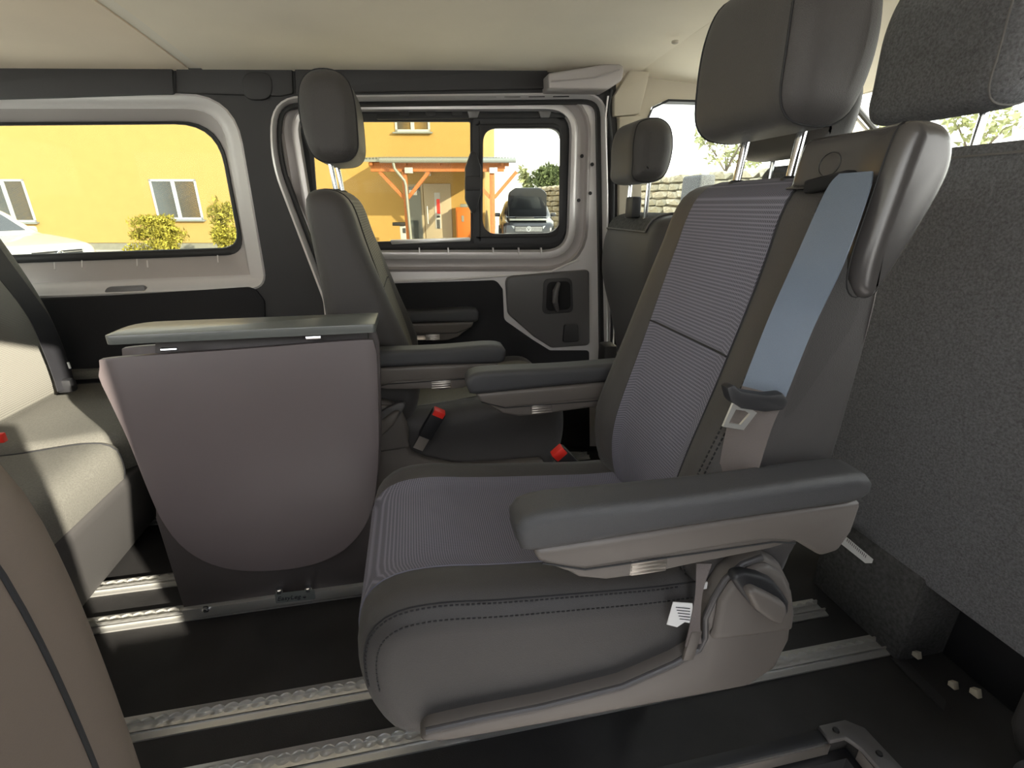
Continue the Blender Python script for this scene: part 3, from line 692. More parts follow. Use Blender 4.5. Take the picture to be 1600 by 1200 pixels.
# ================================================================== FOLDING TABLE
tb = empty('folding_table', (-.36, 1.05, 0), 0, 'grey folding table with its rounded leaf hanging down, standing on a floor rail', 'table')
def TL(v): return Vector(v)-Vector((-.36, 1.05, 0))
YF = 1.0
top = [P(163, 536, z=.735), P(586, 516, z=.735)]
x0, x1 = P(166, 545, y=.985).x, P(587, 520, y=.985).x
tz = .735
tp = [Vector(p) for p in rr([(x0, .985, .012), (x1, .985, .008), (x1, 1.095, .03), (x1-.0, 1.10, .02), (x0+.0, 1.10, .06)], 6)]
MB().prism([TL((p.x, p.y, tz-.018)) for p in tp], (0, 0, .018)).out('table_top', 'table_top', tb, bevel=.002, seg=2)
flap = spline([(153, 588), (158, 568), (172, 560), (370, 546), (568, 531), (583, 537), (589, 552), (592, 650), (591, 730), (583, 790), (562, 835), (525, 868), (470, 887), (395, 893), (335, 884), (288, 858), (255, 818), (232, 770), (200, 690), (172, 630)], 90)
MB().prism([TL(p) for p in px3(flap, YF)], (0, .014, 0)).out('hanging_leaf', 'table', tb, bevel=.002)
MB().prism([TL((p.x, 1.078, p.z)) for p in px3(flap, YF)], (0, .014, 0)).out('hanging_leaf', 'table', tb, bevel=.002)
xl0, xl1 = P(288, 955, y=1.035).x, P(575, 925, y=1.035).x
MB().prism([TL((x, 1.036, z)) for x, z in [(xl0, .030), (xl1, .030), (xl1+.05, .30), (x1-.02, .717), (x0+.06, .717), (xl0, .30)]], (0, .022, 0)).out('table_leg', 'table_leg', tb, bevel=.002)
MB().box(TL(((xl0+xl1)/2, 1.047, .030)), (xl1-xl0, .046, .028)).out('foot_channel', 'aluminium', tb, bevel=.002)
for px, py in ((265, 546), (490, 527)):
    v = P(px, py, y=.998); MB().tube([TL(v+Vector((-.014, 0, 0))), TL(v+Vector((.014, 0, 0)))], .004, 10).out('hinge', 'chrome', tb)
for px, py in ((438, 920), (483, 917)):
    lathe('knurled_screw', [(.001, 0), (.006, 0), (.006, .006), (.009, .007), (.009, .016), (.007, .018), (.001, .018)], 'chrome', tb, c=TL(P(px, py+8, y=1.03)), n=16)
lathe('bolt', [(.001, 0), (.009, 0), (.009, .004), (.005, .008), (.001, .008)], 'chrome', tb, c=TL(P(322, 951, y=1.024)), axis=(0, -1, 0), n=6)
pc = [P(x, y, y=1.0225) for x, y in [(429, 928), (491, 921), (493, 936), (431, 943)]]
sg = MB().prism([TL(p) for p in px3(rr([(429, 928, 2), (491, 921, 2), (493, 936, 2), (431, 943, 2)], 4), 1.0225)], (0, .0015, 0)).out('maker_plate', 'zinc', tb)
text('lettering', 'EasyLeg', .0175, 'ink', sg, TL(P(433, 939, y=1.0215)), pc[2]-pc[3], (0, 0, 1), shear=.3)
lathe('plate_screw', [(.001, 0), (.0035, 0), (.0035, .002), (.001, .003)], 'chrome', sg, c=TL(P(476, 932, y=1.022)), axis=(0, -1, 0), n=12)
# ================================================================== REAR BENCH (left)
rb = empty('rear_bench', (-1.0, 1.1, 0), 0, 'grey fabric rear bench at the left edge with sunlit seat and dark belt', 'bench')
def BL(v): return Vector(v)-Vector((-1.0, 1.1, 0))
def cush(name, y0, y1, fx, m, zt=.455):
    pr = [(fx-1.0+1.0, zt-.035)]
    pr = [(-(-1.0)+fx, zt-.04), (1.0+fx-.012, zt-.012), (1.0+fx-.06, zt), (.10, zt-.012), (-.10, zt-.02), (-.14, zt-.06), (-.12, zt-.12), (.05, zt-.135), (1.0+fx-.04, zt-.125), (1.0+fx-.005, zt-.09)]
    return Loft(pr, (y1-y0)/2, .035, n=60, yc=(y0+y1)/2-1.1)
cA = cush('seat_cushion', 1.17, 1.66, -.70, 'bench_fabric'); oA = cA.body('seat_cushion', 'bench_fabric', rb)
cB = cush('seat_cushion', .50, 1.165, -.70, 'bench_fabric'); oB = cB.body('seat_cushion', 'bench_fabric', rb)
for c_, yy in ((cA, .21), (cB, .30), (cB, -.30)):
    MB().tube([c_.pt(i, yy, .0008) for i in range(c_.n)], .0016, 6, closed=True).out('seam', 'stitch', rb)
MB().prism([BL((-.700, .50, .36)), BL((-.705, .50, .33)), BL((-.88, .50, .012)), BL((-1.25, .50, .012)), BL((-1.25, .50, .37))], (0, 1.15, 0)).out('bench_valance', 'fabric_dark', rb, bevel=.012, seg=3)
for y0, y1 in ((.50, 1.06), (1.065, 1.62)):
    bb = Loft([(-.06, .44), (-.035, .52), (-.040, .66), (-.07, .80), (-.12, .95), (-.15, .99), (-.19, .985), (-.215, .93), (-.19, .75), (-.17, .55), (-.16, .44), (-.11, .415)], (y1-y0)/2, .05, n=72, yc=(y0+y1)/2-1.1)
    ob = bb.body('backrest', 'bench_fabric', rb)
    up = bb.near(-.07, .80) > bb.near(-.035, .52)
    ii = bb.idx((-.055, .455), (-.14, .985)) if up else bb.idx((-.14, .985), (-.055, .455))
    bb.sheet('woven_insert', ii, -(y1-y0)/2+.09, (y1-y0)/2-.09, 'woven_warm', rb)
MB().prism([BL((-1.16, 1.625, .452)), BL((-.80, 1.625, .452)), BL((-.80, 1.66, .452)), BL((-1.16, 1.66, .452))], (0, 0, .03)).out('side_bolster', 'bench_fabric', rb, bevel=.008)
bp = [((-40, 395), (-25, 345)), ((0, 437), (0, 388)), ((42, 493), (54, 462)), ((66, 545), (84, 508)), ((84, 592), (112, 582)), ((90, 612), (118, 606))]
ribbon('seat_belt', [(BL(P(a[0], a[1], x=-.985)), BL(P(c[0], c[1], x=-.985))) for a, c in bp], 'belt_dark', rb)
MB().box(BL(P(103, 602, x=-.985)), (.045, .03, .04)).out('belt_anchor', 'plastic_black', rb, bevel=.01)
MB().box(BL(P(108, 571, x=-.975)), (.004, .004, .018)).out('belt_tag', 'white_tag', rb)
MB().box(BL(P(2, 684, x=-.93)), (.014, .014, .022)).out('release_button', 'red', rb, bevel=.003)
# ================================================================== SEAT SHOULDER LOWER LEFT
cs = empty('seat_shoulder', (-.40, .26, 0), 0, 'blurred beige-grey padded seat side filling the lower left corner', 'seat')
sl_ = Loft([(.125, .80), (.140, .70), (.136, .50), (.120, .30), (.09, .10), (.03, .03), (-.08, .03), (-.13, .10), (-.14, .45), (-.14, .70), (-.10, .81), (0, .845), (.08, .84)], .11, .06, n=72, yc=.0)
sb = sl_.body('seat_side', 'seat_near', cs)
MB().tube([sl_.pt(i, .03, .0008) for i in range(sl_.n)], .0018, 6, closed=True).out('piping', 'stitch', sb)
MB().box((-.0, 0, .015), (.20, .16, .03)).out('foot_plate', 'plastic_black', cs, bevel=.006)
# ================================================================== FRONT BENCH (right)
fb = empty('front_bench', (1.0, .8, 0), 0, 'carpet-backed front double seat filling the right edge', 'seat')
def FL(v): return Vector(v)-Vector((1.0, .8, 0))
lean = lambda z: 1.0-.11*(z-.2)/.85
crn = [(.415, .215), (.45, .60), (.53, 1.035), (.56, 1.052), (1.17, 1.052), (1.195, 1.035), (1.20, .80), (1.195, .245), (1.18, .215)]
def panel(c, off, th, name, m, par, bev):
    return MB().prism([FL((lean(z)+off, y, z)) for y, z in c], (th, 0, 0)).out(name, m, par, bevel=bev, seg=3)
panel(crn, 0, .022, 'back_board', 'back_carpet', fb, .010)
panel([(y+(.012 if y < .8 else -.01), z-(.008 if z > .8 else -.02)) for y, z in crn], .024, .12, 'backrest', 'leatherette', fb, .035)
MB().tube([FL((lean(1.047)-.001,   .57+k*.06, 1.035)) for k in range(11)], .002, 6).out('seam', 'stitch_grey', fb)
bs_ = MB().prism([FL((1.0, .60, .0)), FL((.995, .60, .235)), FL((1.45, .60, .235)), FL((1.45, .60, .0))], (0, .25, 0)).out('seat_base', 'base_carpet', fb, bevel=.006)
MB().tube([FL((.9985, .607, .005)), FL((.9965, .607, .12)), FL((.994, .606, .23))], .002, 6).out('seam', 'base_carpet', fb)
MB().box(FL((1.30, .80, .29)), (.55, .74, .10)).out('seat_cushion', 'leatherette', fb, bevel=.03, seg=3)
MB().box(FL((1.12, .50, .13)), (.02, .19, .24)).out('seat_frame', 'plastic_black', fb, bevel=.004)
for px, py, sc_ in ((1430, 1023, .8), (1487, 1070, .8), (1522, 1082, .9)):
    v = P(px, py, x=1.03); MB().prism([FL(v+Vector(o)*sc_) for o in [(0, -.010, -.008), (0, .008, -.010), (0, .010, .002), (0, -.002, .010)]], (.012, 0, 0)).out('metal_bracket', 'beige_trim', fb, bevel=.001)
sc1 = MB().prism([FL((x, .345, z)) for x, z in [(1.02, .02), (.975, .10), (.965, .22), (.985, .34), (1.02, .42), (1.5, .44), (1.55, .02)]], (0, .060, 0)).out('side_cover', 'fabric_dark', fb, bevel=.022, seg=4)
MB().prism([FL((x, .322, z)) for x, z in [(1.03, .05), (1.0, .14), (1.0, .22), (1.04, .30), (1.3, .30), (1.3, .05)]], (0, .03, 0)).out('lever_panel', 'plastic_grey', fb, bevel=.01)
v = P(1592, 1195, y=.315); MB().disc(FL(v), (0, -1, 0), .012, .012, 16).out('lever_knob', 'plastic_black', fb, bevel=.002)
MB().prism([FL(v) for v in (P(1392, 1030, z=.004), P(1412, 1030, z=.004), P(1478, 1098, z=.004), P(1474, 1113, z=.004))], (0, 0, .004)).out('kick_plate', 'trim_dark', fb)
lb = [P(x, y, x=.955) for x, y in [(1320, 837), (1364, 874), (1362, 880), (1352, 880), (1313, 849)]]
ct = MB().prism([FL(v) for v in lb], (.001, 0, 0)).out('care_label', 'white_tag', fb)
b = MB()
for k in range(12):
    p_ = P(1324+k*2.6, 844+k*2.3, x=.9545); b.bar(FL(p_+Vector((0, 0, .004))), FL(p_-Vector((0, 0, .004))), .0012, .0004, Vector((1, 0, 0)))
tag(b.out('barcode_line', 'ink', ct), kind='stuff')
def headrest(name, xx, yy, z0, z1, parent, off, m, m2, hw=.115, posts=.3, pr=.0065, fr=True):
    h_ = z1-z0
    pr_ = [(-.060, z0+.3*h_), (-.058, z0+.10*h_), (-.035, z0), (.02, z0+.01*h_), (.05, z0+.15*h_), (.062, z0+.5*h_), (.052, z0+.85*h_), (.02, z1), (-.02, z1-.01*h_), (-.050, z1-.1*h_), (-.062, z0+.65*h_)]
    l_ = Loft([(x+xx-off.x, z) for x, z in pr_], hw, .042, n=56, yc=yy-off.y, wf=lambda x, z: 1-.14*min(max((z-z1+.45*h_)/(.45*h_), 0), 1)**2)
    o = l_.body(name, m, parent)
    for s in (-1, 1): MB().tube([l_.pt(i, s*(hw-.022), .0006) for i in range(l_.n)], .0017, 6, closed=True).out('piping', m2, o)
    for s in (-1, 1): MB().tube([Vector((xx+.006, yy+s*.062, z0+.02))-off, Vector((xx+.004, yy+s*.062, z0-.10))-off], pr, 10).out('headrest_post', 'chrome', parent)
    return l_
offF = Vector((1.0, .8, 0))
headrest('headrest', .93, .785, 1.105, 1.335, fb, offF, 'back_carpet', 'stitch_grey', hw=.125)
headrest('headrest', .865, 1.065, 1.062, 1.24, fb, offF, 'leatherette', 'stitch', hw=.125)
# ================================================================== DRIVER SEAT
ds = empty('driver_seat', (.68, 1.42, 0), 0, 'dark grey driver seat seen from behind, beside the sliding door pillar', 'seat')
dsl = Loft([(-.055, .80), (-.045, .88), (-.015, .925), (.06, .935), (.11, .90), (.13, .80), (.13, .60), (.13, .45), (.09, .38), (.03, .38), (-.005, .46), (-.025, .60), (-.045, .70)], .20, .05, n=72, wf=lambda x, z: 1-.50*min(max((.74-z)/.24, 0), 1)-.06*min(max((z-.85)/.09, 0), 1))
dsl.body('backrest', 'leatherette', ds)
up = dsl.near(-.055, .80) > dsl.near(-.025, .60)
ii = dsl.idx((-.005, .46), (-.045, .885)) if up else dsl.idx((-.045, .885), (-.005, .46))
dsl.sheet('back_panel', ii, -.13, .188, 'base_carpet', ds, off=.004)
MB().tube([dsl.pt(i, -.13, .005) for i in ii], .0022, 6).out('panel_seam', 'stitch_grey', ds)
MB().tube([dsl.pt(dsl.near(-.045, .885), -.13+.35*k/12, .005) for k in range(13)], .0022, 6).out('panel_seam', 'stitch_grey', ds)
MB().box((.20, 0.01, .33), (.50, .40, .14)).out('seat_cushion', 'leatherette', ds, bevel=.04, seg=3)
MB().box((.22, 0.01, .14), (.46, .38, .28)).out('seat_base', 'plastic_black', ds, bevel=.02)
MB().box((-.03, -.0, .955), (.03, .05, .06)).out('headrest_socket', 'plastic_black', ds, bevel=.006)
headrest('headrest', .66, 1.425, 1.02, 1.185, ds, Vector((.68, 1.42, 0)), 'leatherette', 'stitch', hw=.10)
MB().box((-.01, .16, .44), (.05, .07, .10)).out('side_pocket', 'trim_dark', ds, bevel=.01)
# steering column cowl seen over the bench
MB().box(P(1083, 290, x=1.62)+Vector((.03, 0, -.03)), (.10, .20, .17)).out('instrument_cowl', 'base_carpet', wf_, bevel=.018, seg=4)
# ================================================================== STEP FRAME bottom right
sf = empty('step_frame', (.3, .45, 0), 0, 'black step edging with a corner bracket at the bottom right of the floor', 'step edging')
def SL(v): return Vector(v)-Vector((.3, .45, 0))
MB().box(SL((-.03, .492, .004)), (1.48, .022, .012)).out('edge_strip', 'plastic_black', sf, bevel=.002)
MB().box(SL((-.03, .4795, -.010)), (1.48, .004, .026)).out('edge_lip', 'steel_warm', sf)
MB().box(SL((.772, .215, .004)), (.026, .51, .012)).out('edge_strip', 'plastic_black', sf, bevel=.002)
MB().box(SL((.757, .20, -.010)), (.004, .52, .026)).out('edge_lip', 'steel_warm', sf)
MB().prism([SL((x, y, .006)) for x, y in [(.705, .477), (.705, .506), (.765, .506), (.79, .485), (.795, .41), (.755, .41), (.752, .455), (.74, .477)]], (0, 0, .012)).out('corner_bracket', 'plastic', sf, bevel=.003)
for x, y in ((.730, .491), (.774, .440)):
    lathe('screw', [(.001, 0), (.006, 0), (.005, .003), (.001, .003)], 'rubber', sf, c=SL((x, y, .018)), n=12)
# ================================================================== OUTSIDE
GZ = -.55
RZ = -YAW
gr = S('ground')
b = MB(); b.add([G(-60, -14, GZ), G(60, -14, GZ), G(60, 90, GZ), G(-60, 90, GZ)], [(0, 1, 2, 3)]); b.out('paving', 'tarmac', gr)
b = MB(); b.prism([G(.5, 14.6, GZ+.0), G(9, 12.0, GZ), G(14, 22, GZ), G(.8, 22, GZ)], (0, 0, .16)); b.out('gravel_terrace', 'gravel', gr)
DF = 18.0
def ext_rect(px0, py0, px1, py1, d):       # upright rectangle: u range and z range
    a = Q(px0, (py0+py1)/2, d); c = Q(px1, (py0+py1)/2, d); t_ = Q(px0, py0, d).z; l_ = Q(px0, py1, d).z
    return a.dot(RT), c.dot(RT), l_, t_
bo = G(-6, DF, GZ)
bd = empty('yellow_building', bo, RZ, 'yellow rendered two-storey building across the yard', 'building')
def D(u, d, z): return Vector((u+6, d-DF, z-GZ))         # building frame: x right, y away, z up
uR = Q(757, 300, DF).dot(RT)
b = MB(); b.prism([D(-22, DF, GZ+.25), D(uR, DF, GZ+.25), D(uR, DF+11, GZ+.25), D(-22, DF+11, GZ+.25)], (0, 0, 6.6)); b.out('rendered_wall', 'yellow_render', bd, smooth=20)
b = MB(); b.prism([D(-22, DF+.03, GZ), D(uR-.03, DF+.03, GZ), D(uR-.03, DF+11, GZ), D(-22, DF+11, GZ)], (0, 0, .30)); b.out('plinth', 'plinth', bd, smooth=20)
b = MB(); b.prism([D(-22.4, DF-.5, GZ+6.85), D(uR+.4, DF-.5, GZ+6.85), D(uR+.4, DF+11, GZ+6.85), D(-22.4, DF+11, GZ+6.85)], (0, 0, .2)); b.out('roof', 'zinc', bd)
def bwindow(u0, u1, z0, z1, nsash=2):
    f = MB(); dd = DF-.03; tk = .07
    for a, c, e, g in ((u0, u1, z0, z0+tk), (u0, u1, z1-tk, z1), (u0, u0+tk, z0, z1), (u1-tk, u1, z0, z1)):
        f.prism([D(a, dd, e), D(c, dd, e), D(c, dd, g), D(a, dd, g)], (0, .08, 0))
    for k in range(1, nsash):
        m_ = u0+(u1-u0)*k/nsash; f.prism([D(m_-.06, dd-.01, z0), D(m_+.06, dd-.01, z0), D(m_+.06, dd-.01, z1), D(m_-.06, dd-.01, z1)], (0, .08, 0))
    fo = f.out('window_frame', 'white_frame', bd)
    for k in range(nsash):
        a = u0+(u1-u0)*k/nsash+.06; c = u0+(u1-u0)*(k+1)/nsash-.06
        MB().prism([D(a, dd+.03, z0+.06), D(c, dd+.03, z0+.06), D(c, dd+.03, z1-.06), D(a, dd+.03, z1-.06)], (0, .01, 0)).out('pane', 'house_glass', fo)
    MB().prism([D(u0-.08, DF-.12, z0-.06), D(u1+.08, DF-.12, z0-.06), D(u1+.08, DF+.02, z0-.03), D(u0-.08, DF+.02, z0-.03)], (0, 0, .04)).out('window_sill', 'zinc', fo)
for r_ in ((-20, 280, 47, 347), (240, 280, 312, 343), (616, 150, 671, 206)):
    u0, u1, z0, z1 = ext_rect(*r_, DF); bwindow(u0, u1, z0, z1)
# entrance door with side glass
u0, u1, z0, z1 = ext_rect(664, 287, 706, 383, DF); z0 = GZ+.02
f = MB().prism([D(u0, DF-.05, z0), D(u1, DF-.05, z0), D(u1, DF-.05, z1), D(u0, DF-.05, z1)], (0, .07, 0)).out('entrance_door', 'door_cream', bd, bevel=.01)
a0, a1, c0, c1 = ext_rect(680, 301, 689, 357, DF)
MB().prism([D(a0, DF-.07, c0), D(a1, DF-.07, c0), D(a1, DF-.07, c1), D(a0, DF-.07, c1)], (0, .04, 0)).out('door_glass', 'white_frame', f)
for yy0, yy1, mm in ((311, 334, 'red'), (337, 340, 'rubber'), (343, 357, 'car_glass')):
    a0, a1, c0, c1 = ext_rect(683, yy0, 688, yy1, DF); MB().prism([D(a0, DF-.08, c0), D(a1, DF-.08, c0), D(a1, DF-.08, c1), D(a0, DF-.08, c1)], (0, .02, 0)).out('door_sticker', mm, f)
MB().tube([D(u0+.12, DF-.12, GZ+.9), D(u0+.12, DF-.12, GZ+1.5)], .02, 8).out('pull_handle', 'chrome', f)
u2, u3, z2, z3 = ext_rect(634, 288, 663, 383, DF); z2 = GZ+.02
MB().prism([D(u2, DF-.04, z2), D(u3, DF-.04, z2), D(u3, DF-.04, z3), D(u2, DF-.04, z3)], (0, .06, 0)).out('side_frame', 'door_cream', bd)
MB().prism([D(u2+.05, DF-.06, z2+.1), D(u3-.08, DF-.06, z2+.1), D(u3-.08, DF-.06, z3-.08), D(u2+.05, DF-.06, z3-.08)], (0, .03, 0)).out('side_glass', 'house_glass', bd)
a0, a1, c0, c1 = ext_rect(640, 297, 652, 305, DF); MB().prism([D(a0, DF-.08, c0), D(a1, DF-.08, c0), D(a1, DF-.08, c1), D(a0, DF-.08, c1)], (0, .02, 0)).out('door_notice', 'white_tag', bd)
# wall lamp and bell
a = Q(669.5, 270, DF); 
wlp = empty('wall_lamp', a-FH*.10, RZ, 'small square lamp on the wall above the cream entrance door', 'lamp')
MB().box((0, 0, 0), (.20, .14, .20)).out('lamp_housing', 'steel_warm', wlp, bevel=.01); MB().box((0, -.06, 0), (.13, .04, .13)).out('lamp_glass', 'lamp_glass', wlp)
# orange cabinet
a = Q(725, 343, DF-.35)
oc = empty('orange_cabinet', Vector((a.x, a.y, GZ)), RZ, 'orange metal cabinet standing right of the cream entrance door', 'cabinet')
wz = Q(725, 324, DF-.35).z-GZ
MB().box((0, 0, wz/2+.05), (.52, .35, wz-.1)).out('cabinet_body', 'orange_box', oc, bevel=.01)
MB().box((0, -.19, wz*.5+.05), (.44, .02, wz*.8)).out('cabinet_door', 'orange_box', oc, bevel=.004); MB().box((-.02, -.205, wz*.75), (.08, .02, .2)).out('lock_plate', 'zinc', oc)
MB().box((.02, 0, wz+.05), (.25, .2, .12)).out('cabinet_vent', 'zinc', oc, bevel=.01)
for x in (-.2, .2): MB().box((x, 0, .05), (.06, .3, .1)).out('leg', 'rubber', oc)
# letterbox stand
a = Q(629, 350, DF-1.2)
lbx = empty('letterbox', Vector((a.x, a.y, GZ)), RZ, 'white letterbox stand with a dark top, left of the entrance door', 'letterbox')
lz = a.z-GZ
MB().box((-.10, 0, lz), (.42, .3, .11)).out('box_top', 'rubber', lbx, bevel=.02); MB().box((.02, 0, lz/2-.03), (.20, .2, lz-.06)).out('box_stand', 'white_frame', lbx, bevel=.01); MB().box((.06, -.105, lz*.78), (.1, .01, .16)).out('letter_slot', 'car_glass', lbx)
# ---------------- timber porch roof on posts
DP = 15.6
pc_ = empty('timber_porch', G(0, DP, GZ), RZ, 'timber porch roof on posts with a gutter over the entrance door', 'porch')
def K(px, py, d): v = Q(px, py, d); return Vector((v.dot(RT), v.dot(FH)-DP, v.z-GZ))
uL, uE = K(571, 250, DP).x, K(806, 250, DP).x; zt = K(700, 254, DP).z
MB().prism([Vector((uL, -.25, zt)), Vector((uE, -.25, zt)), Vector((uE, DF-DP-.05, zt+.25)), Vector((uL, DF-DP-.05, zt+.25))], (0, 0, .07)).out('porch_roof', 'zinc', pc_)
b = MB(); n = 46
for k in range(n):
    x = uL+(uE-uL)*(k+.5)/n; b.bar((x, -.25, zt+.09), (x, DF-DP-.05, zt+.34), .03, .05)
tag(b.out('roof_rib', 'zinc', pc_), kind='stuff')
MB().tube([(uL+.5, -.32, zt+.03), (uE, -.32, zt+.03)], .065, 10).out('gutter', 'zinc', pc_)
zb = K(700, 267, DP).z
MB().prism([Vector((uL+.1, -.06, zt-.10)), Vector((uE-.2, -.06, zt-.10)), Vector((uE-.2, -.06, zt-.0)), Vector((uL+.1, -.06, zt))], (0, .12, 0)).out('beam', 'timber', pc_)
MB().bar((uL+.15, 0, zt-.17), (uE-.35, 0, zt-.17), .14, .16).out('beam', 'timber', pc_)
MB().bar((uL+.10, DF-DP-.1, zt+.05), (uE-.35, DF-DP-.1, zt+.05), .14, .16).out('beam', 'timber', pc_)
for x in (uL+.2, uL+1.2, uL+2.2, uE-.4): MB().bar((x, -.2, zt-.03), (x, DF-DP-.1, zt+.20), .08, .12).out('rafter', 'timber', pc_)
for px in (634, 769):
    u = K(px, 300, DP).x
    MB().box((u, 0, (zt-.2)/2), (.14, .14, zt-.2)).out('post', 'timber', pc_, bevel=.01)
    for s in (-1, 1): MB().bar((u+s*.06, 0, zt-.2-.78), (u+s*.74, 0, zt-.2-.05), .10, .10, Vector((0, 1, 0))).out('brace', 'timber', pc_)
    MB().box((u+(.16 if px < 700 else .05), -.12, zt-.22), (.24, .06, .16)).out('porch_lamp', 'white_frame', pc_, bevel=.01)
u = K(636, 300, DP).x
MB().tube([(u-.28, -.30, zt-.02), (u-.26, -.28, zt-.18), (u-.02, -.16, zt-.50), (u+.01, -.15, zt-.62), (u+.06, -.14, .05)], .045, 10).out('downpipe', 'zinc', pc_)
# ---------------- cars
def car(name, loc, rz, body, label, hood_open=False):
    t = empty(name, loc, rz, label, 'car')
    W_ = .89
    prof = [(.0, .48), (.03, .70), (.16, .84), (.95, .98), (1.25, 1.04), (1.75, 1.42), (2.2, 1.52), (3.3, 1.50), (4.1, 1.18), (4.42, .98), (4.5, .62), (4.42, .34), (3.0, .24), (1.3, .24), (.12, .28)]
    l_ = Loft(prof, W_, .16, n=110, wf=lambda x, z: 1-.20*min(max((z-.95)/.5, 0), 1)-(.10*max(0, (.5-x)/.5)))
    l_.body('car_body', body, t)
    up = l_.near(1.6, 1.3) > l_.near(.95, .98)
    def se(nm, a, c, y, m, off=.006):
        ii = l_.idx(a, c) if up else l_.idx(c, a)
        return l_.sheet(nm, ii, -y, y, m, t, off=off)
    se('windscreen', (1.28, 1.07), (1.72, 1.40), .62, 'car_glass'); se('rear_window', (3.5, 1.45), (4.05, 1.2), .6, 'car_glass')
    for s in (-1, 1):
        for pts in ([(1.50, 1.06), (1.92, 1.40), (2.35, 1.44), (2.35, 1.04)], [(2.43, 1.04), (2.43, 1.44), (3.2, 1.42), (3.65, 1.12), (3.6, 1.05)]):
            MB().prism([(x, s*(W_*(1-.20*min(max((z-.95)/.5, 0), 1))-.012), z) for x, z in pts], (0, s*.02, 0)).out('side_window', 'car_glass', t)
    for x in (.85, 3.6):
        for s in (-1, 1):
            MB().disc((x, s*.74, .33), (0, s, 0), .36, .13, 28).out('wheel_arch', 'rubber', t)
            wh = lathe('wheel', [(.001, .0), (.20, .0), (.22, .03), (.31, .03), (.325, 0), (.325, -.18), (.001, -.18)], 'tyre', t, c=(x, s*.89, .325), axis=(0, s, 0), n=28)
            lathe('wheel_rim', [(.001, .02), (.05, .02), (.19, .005), (.205, .02), (.205, -.02), (.001, -.02)], 'zinc', wh, c=(x, s*.895, .325), axis=(0, s, 0), n=20)
    for s in (-1, 1):
        MB().prism([(.03, s*.45, .66), (.01, s*.45, .74), (.22, s*.76, .80), (.24, s*.78, .70)], (-.03, 0, .0)).out('headlamp', 'lamp_glass', t, bevel=.01)
        MB().box((1.65, s*.97, 1.06), (.12, .18, .13)).out('door_mirror', body, t, bevel=.03)
    g = MB()
    for k in range(4): g.box((-.02, 0, .60+k*.036), (.03, .86, .012))
    g.out('grille', 'chrome', t); MB().box((-.002, 0, .655), (.03, .88, .17)).out('grille_back', 'rubber', t)
    MB().box((-.005, 0, .40), (.06, 1.30, .12)).out('bumper_intake', 'rubber', t, bevel=.02)
    MB().box((-.03, 0, .52), (.02, 1.5, .02)).out('bumper_trim', 'chrome', t)
    bd_ = MB().tube([(-.055, .075*math.cos(k*math.pi/12), .66+.075*math.sin(k*math.pi/12)) for k in range(24)], .009, 6, closed=True).out('emblem', 'chrome', t)
    b = MB(); b.tube([(-.055, -.04, .715), (-.055, 0, .665), (-.055, .04, .715)], .007, 6); b.tube([(-.055, -.06, .68), (-.055, -.03, .605), (-.055, 0, .65), (-.055, .03, .605), (-.055, .06, .68)], .007, 6); b.out('emblem_strokes', 'chrome', bd_)
    if hood_open:
        hp = [Vector(p) for p in rr([(-.68, 0, .05), (.68, 0, .05), (.62, .85, .22), (.40, 1.02, .2), (-.40, 1.02, .2), (-.62, .85, .22)], 5)]
        ax = Vector((-.52, 0, .85)).normalized()
        MB().prism([Vector((1.10, 0, 1.00))+Vector((0, p.x, 0))+ax*p.y for p in hp], Vector((.05, 0, .03))).out('open_bonnet', body, t, bevel=.02)
        MB().box((.58, 0, .93), (.75, 1.2, .06)).out('engine_bay', 'zinc', t, bevel=.02)
        MB().box((.62, .1, .98), (.5, .6, .06)).out('engine_cover', 'rubber', t, bevel=.02)
        MB().tube([(.3, .62, .9), (.75, .62, 1.35)], .012, 6).out('bonnet_stay', 'rubber', t)
    return t
v = Q(826, 352, 15.9); car('parked_car', Vector((v.x, v.y, GZ+.16)), math.atan2(FH.y, FH.x)+R(2), 'car_black', 'black car with its bonnet open, beyond the small sliding window', True)
v = Q(86, 380, 9.0); car('parked_car', Vector((v.x, v.y, GZ)), math.atan2(RT.y, RT.x)+math.pi-R(8), 'car_white', 'white car at the far left, outside the wide side window')
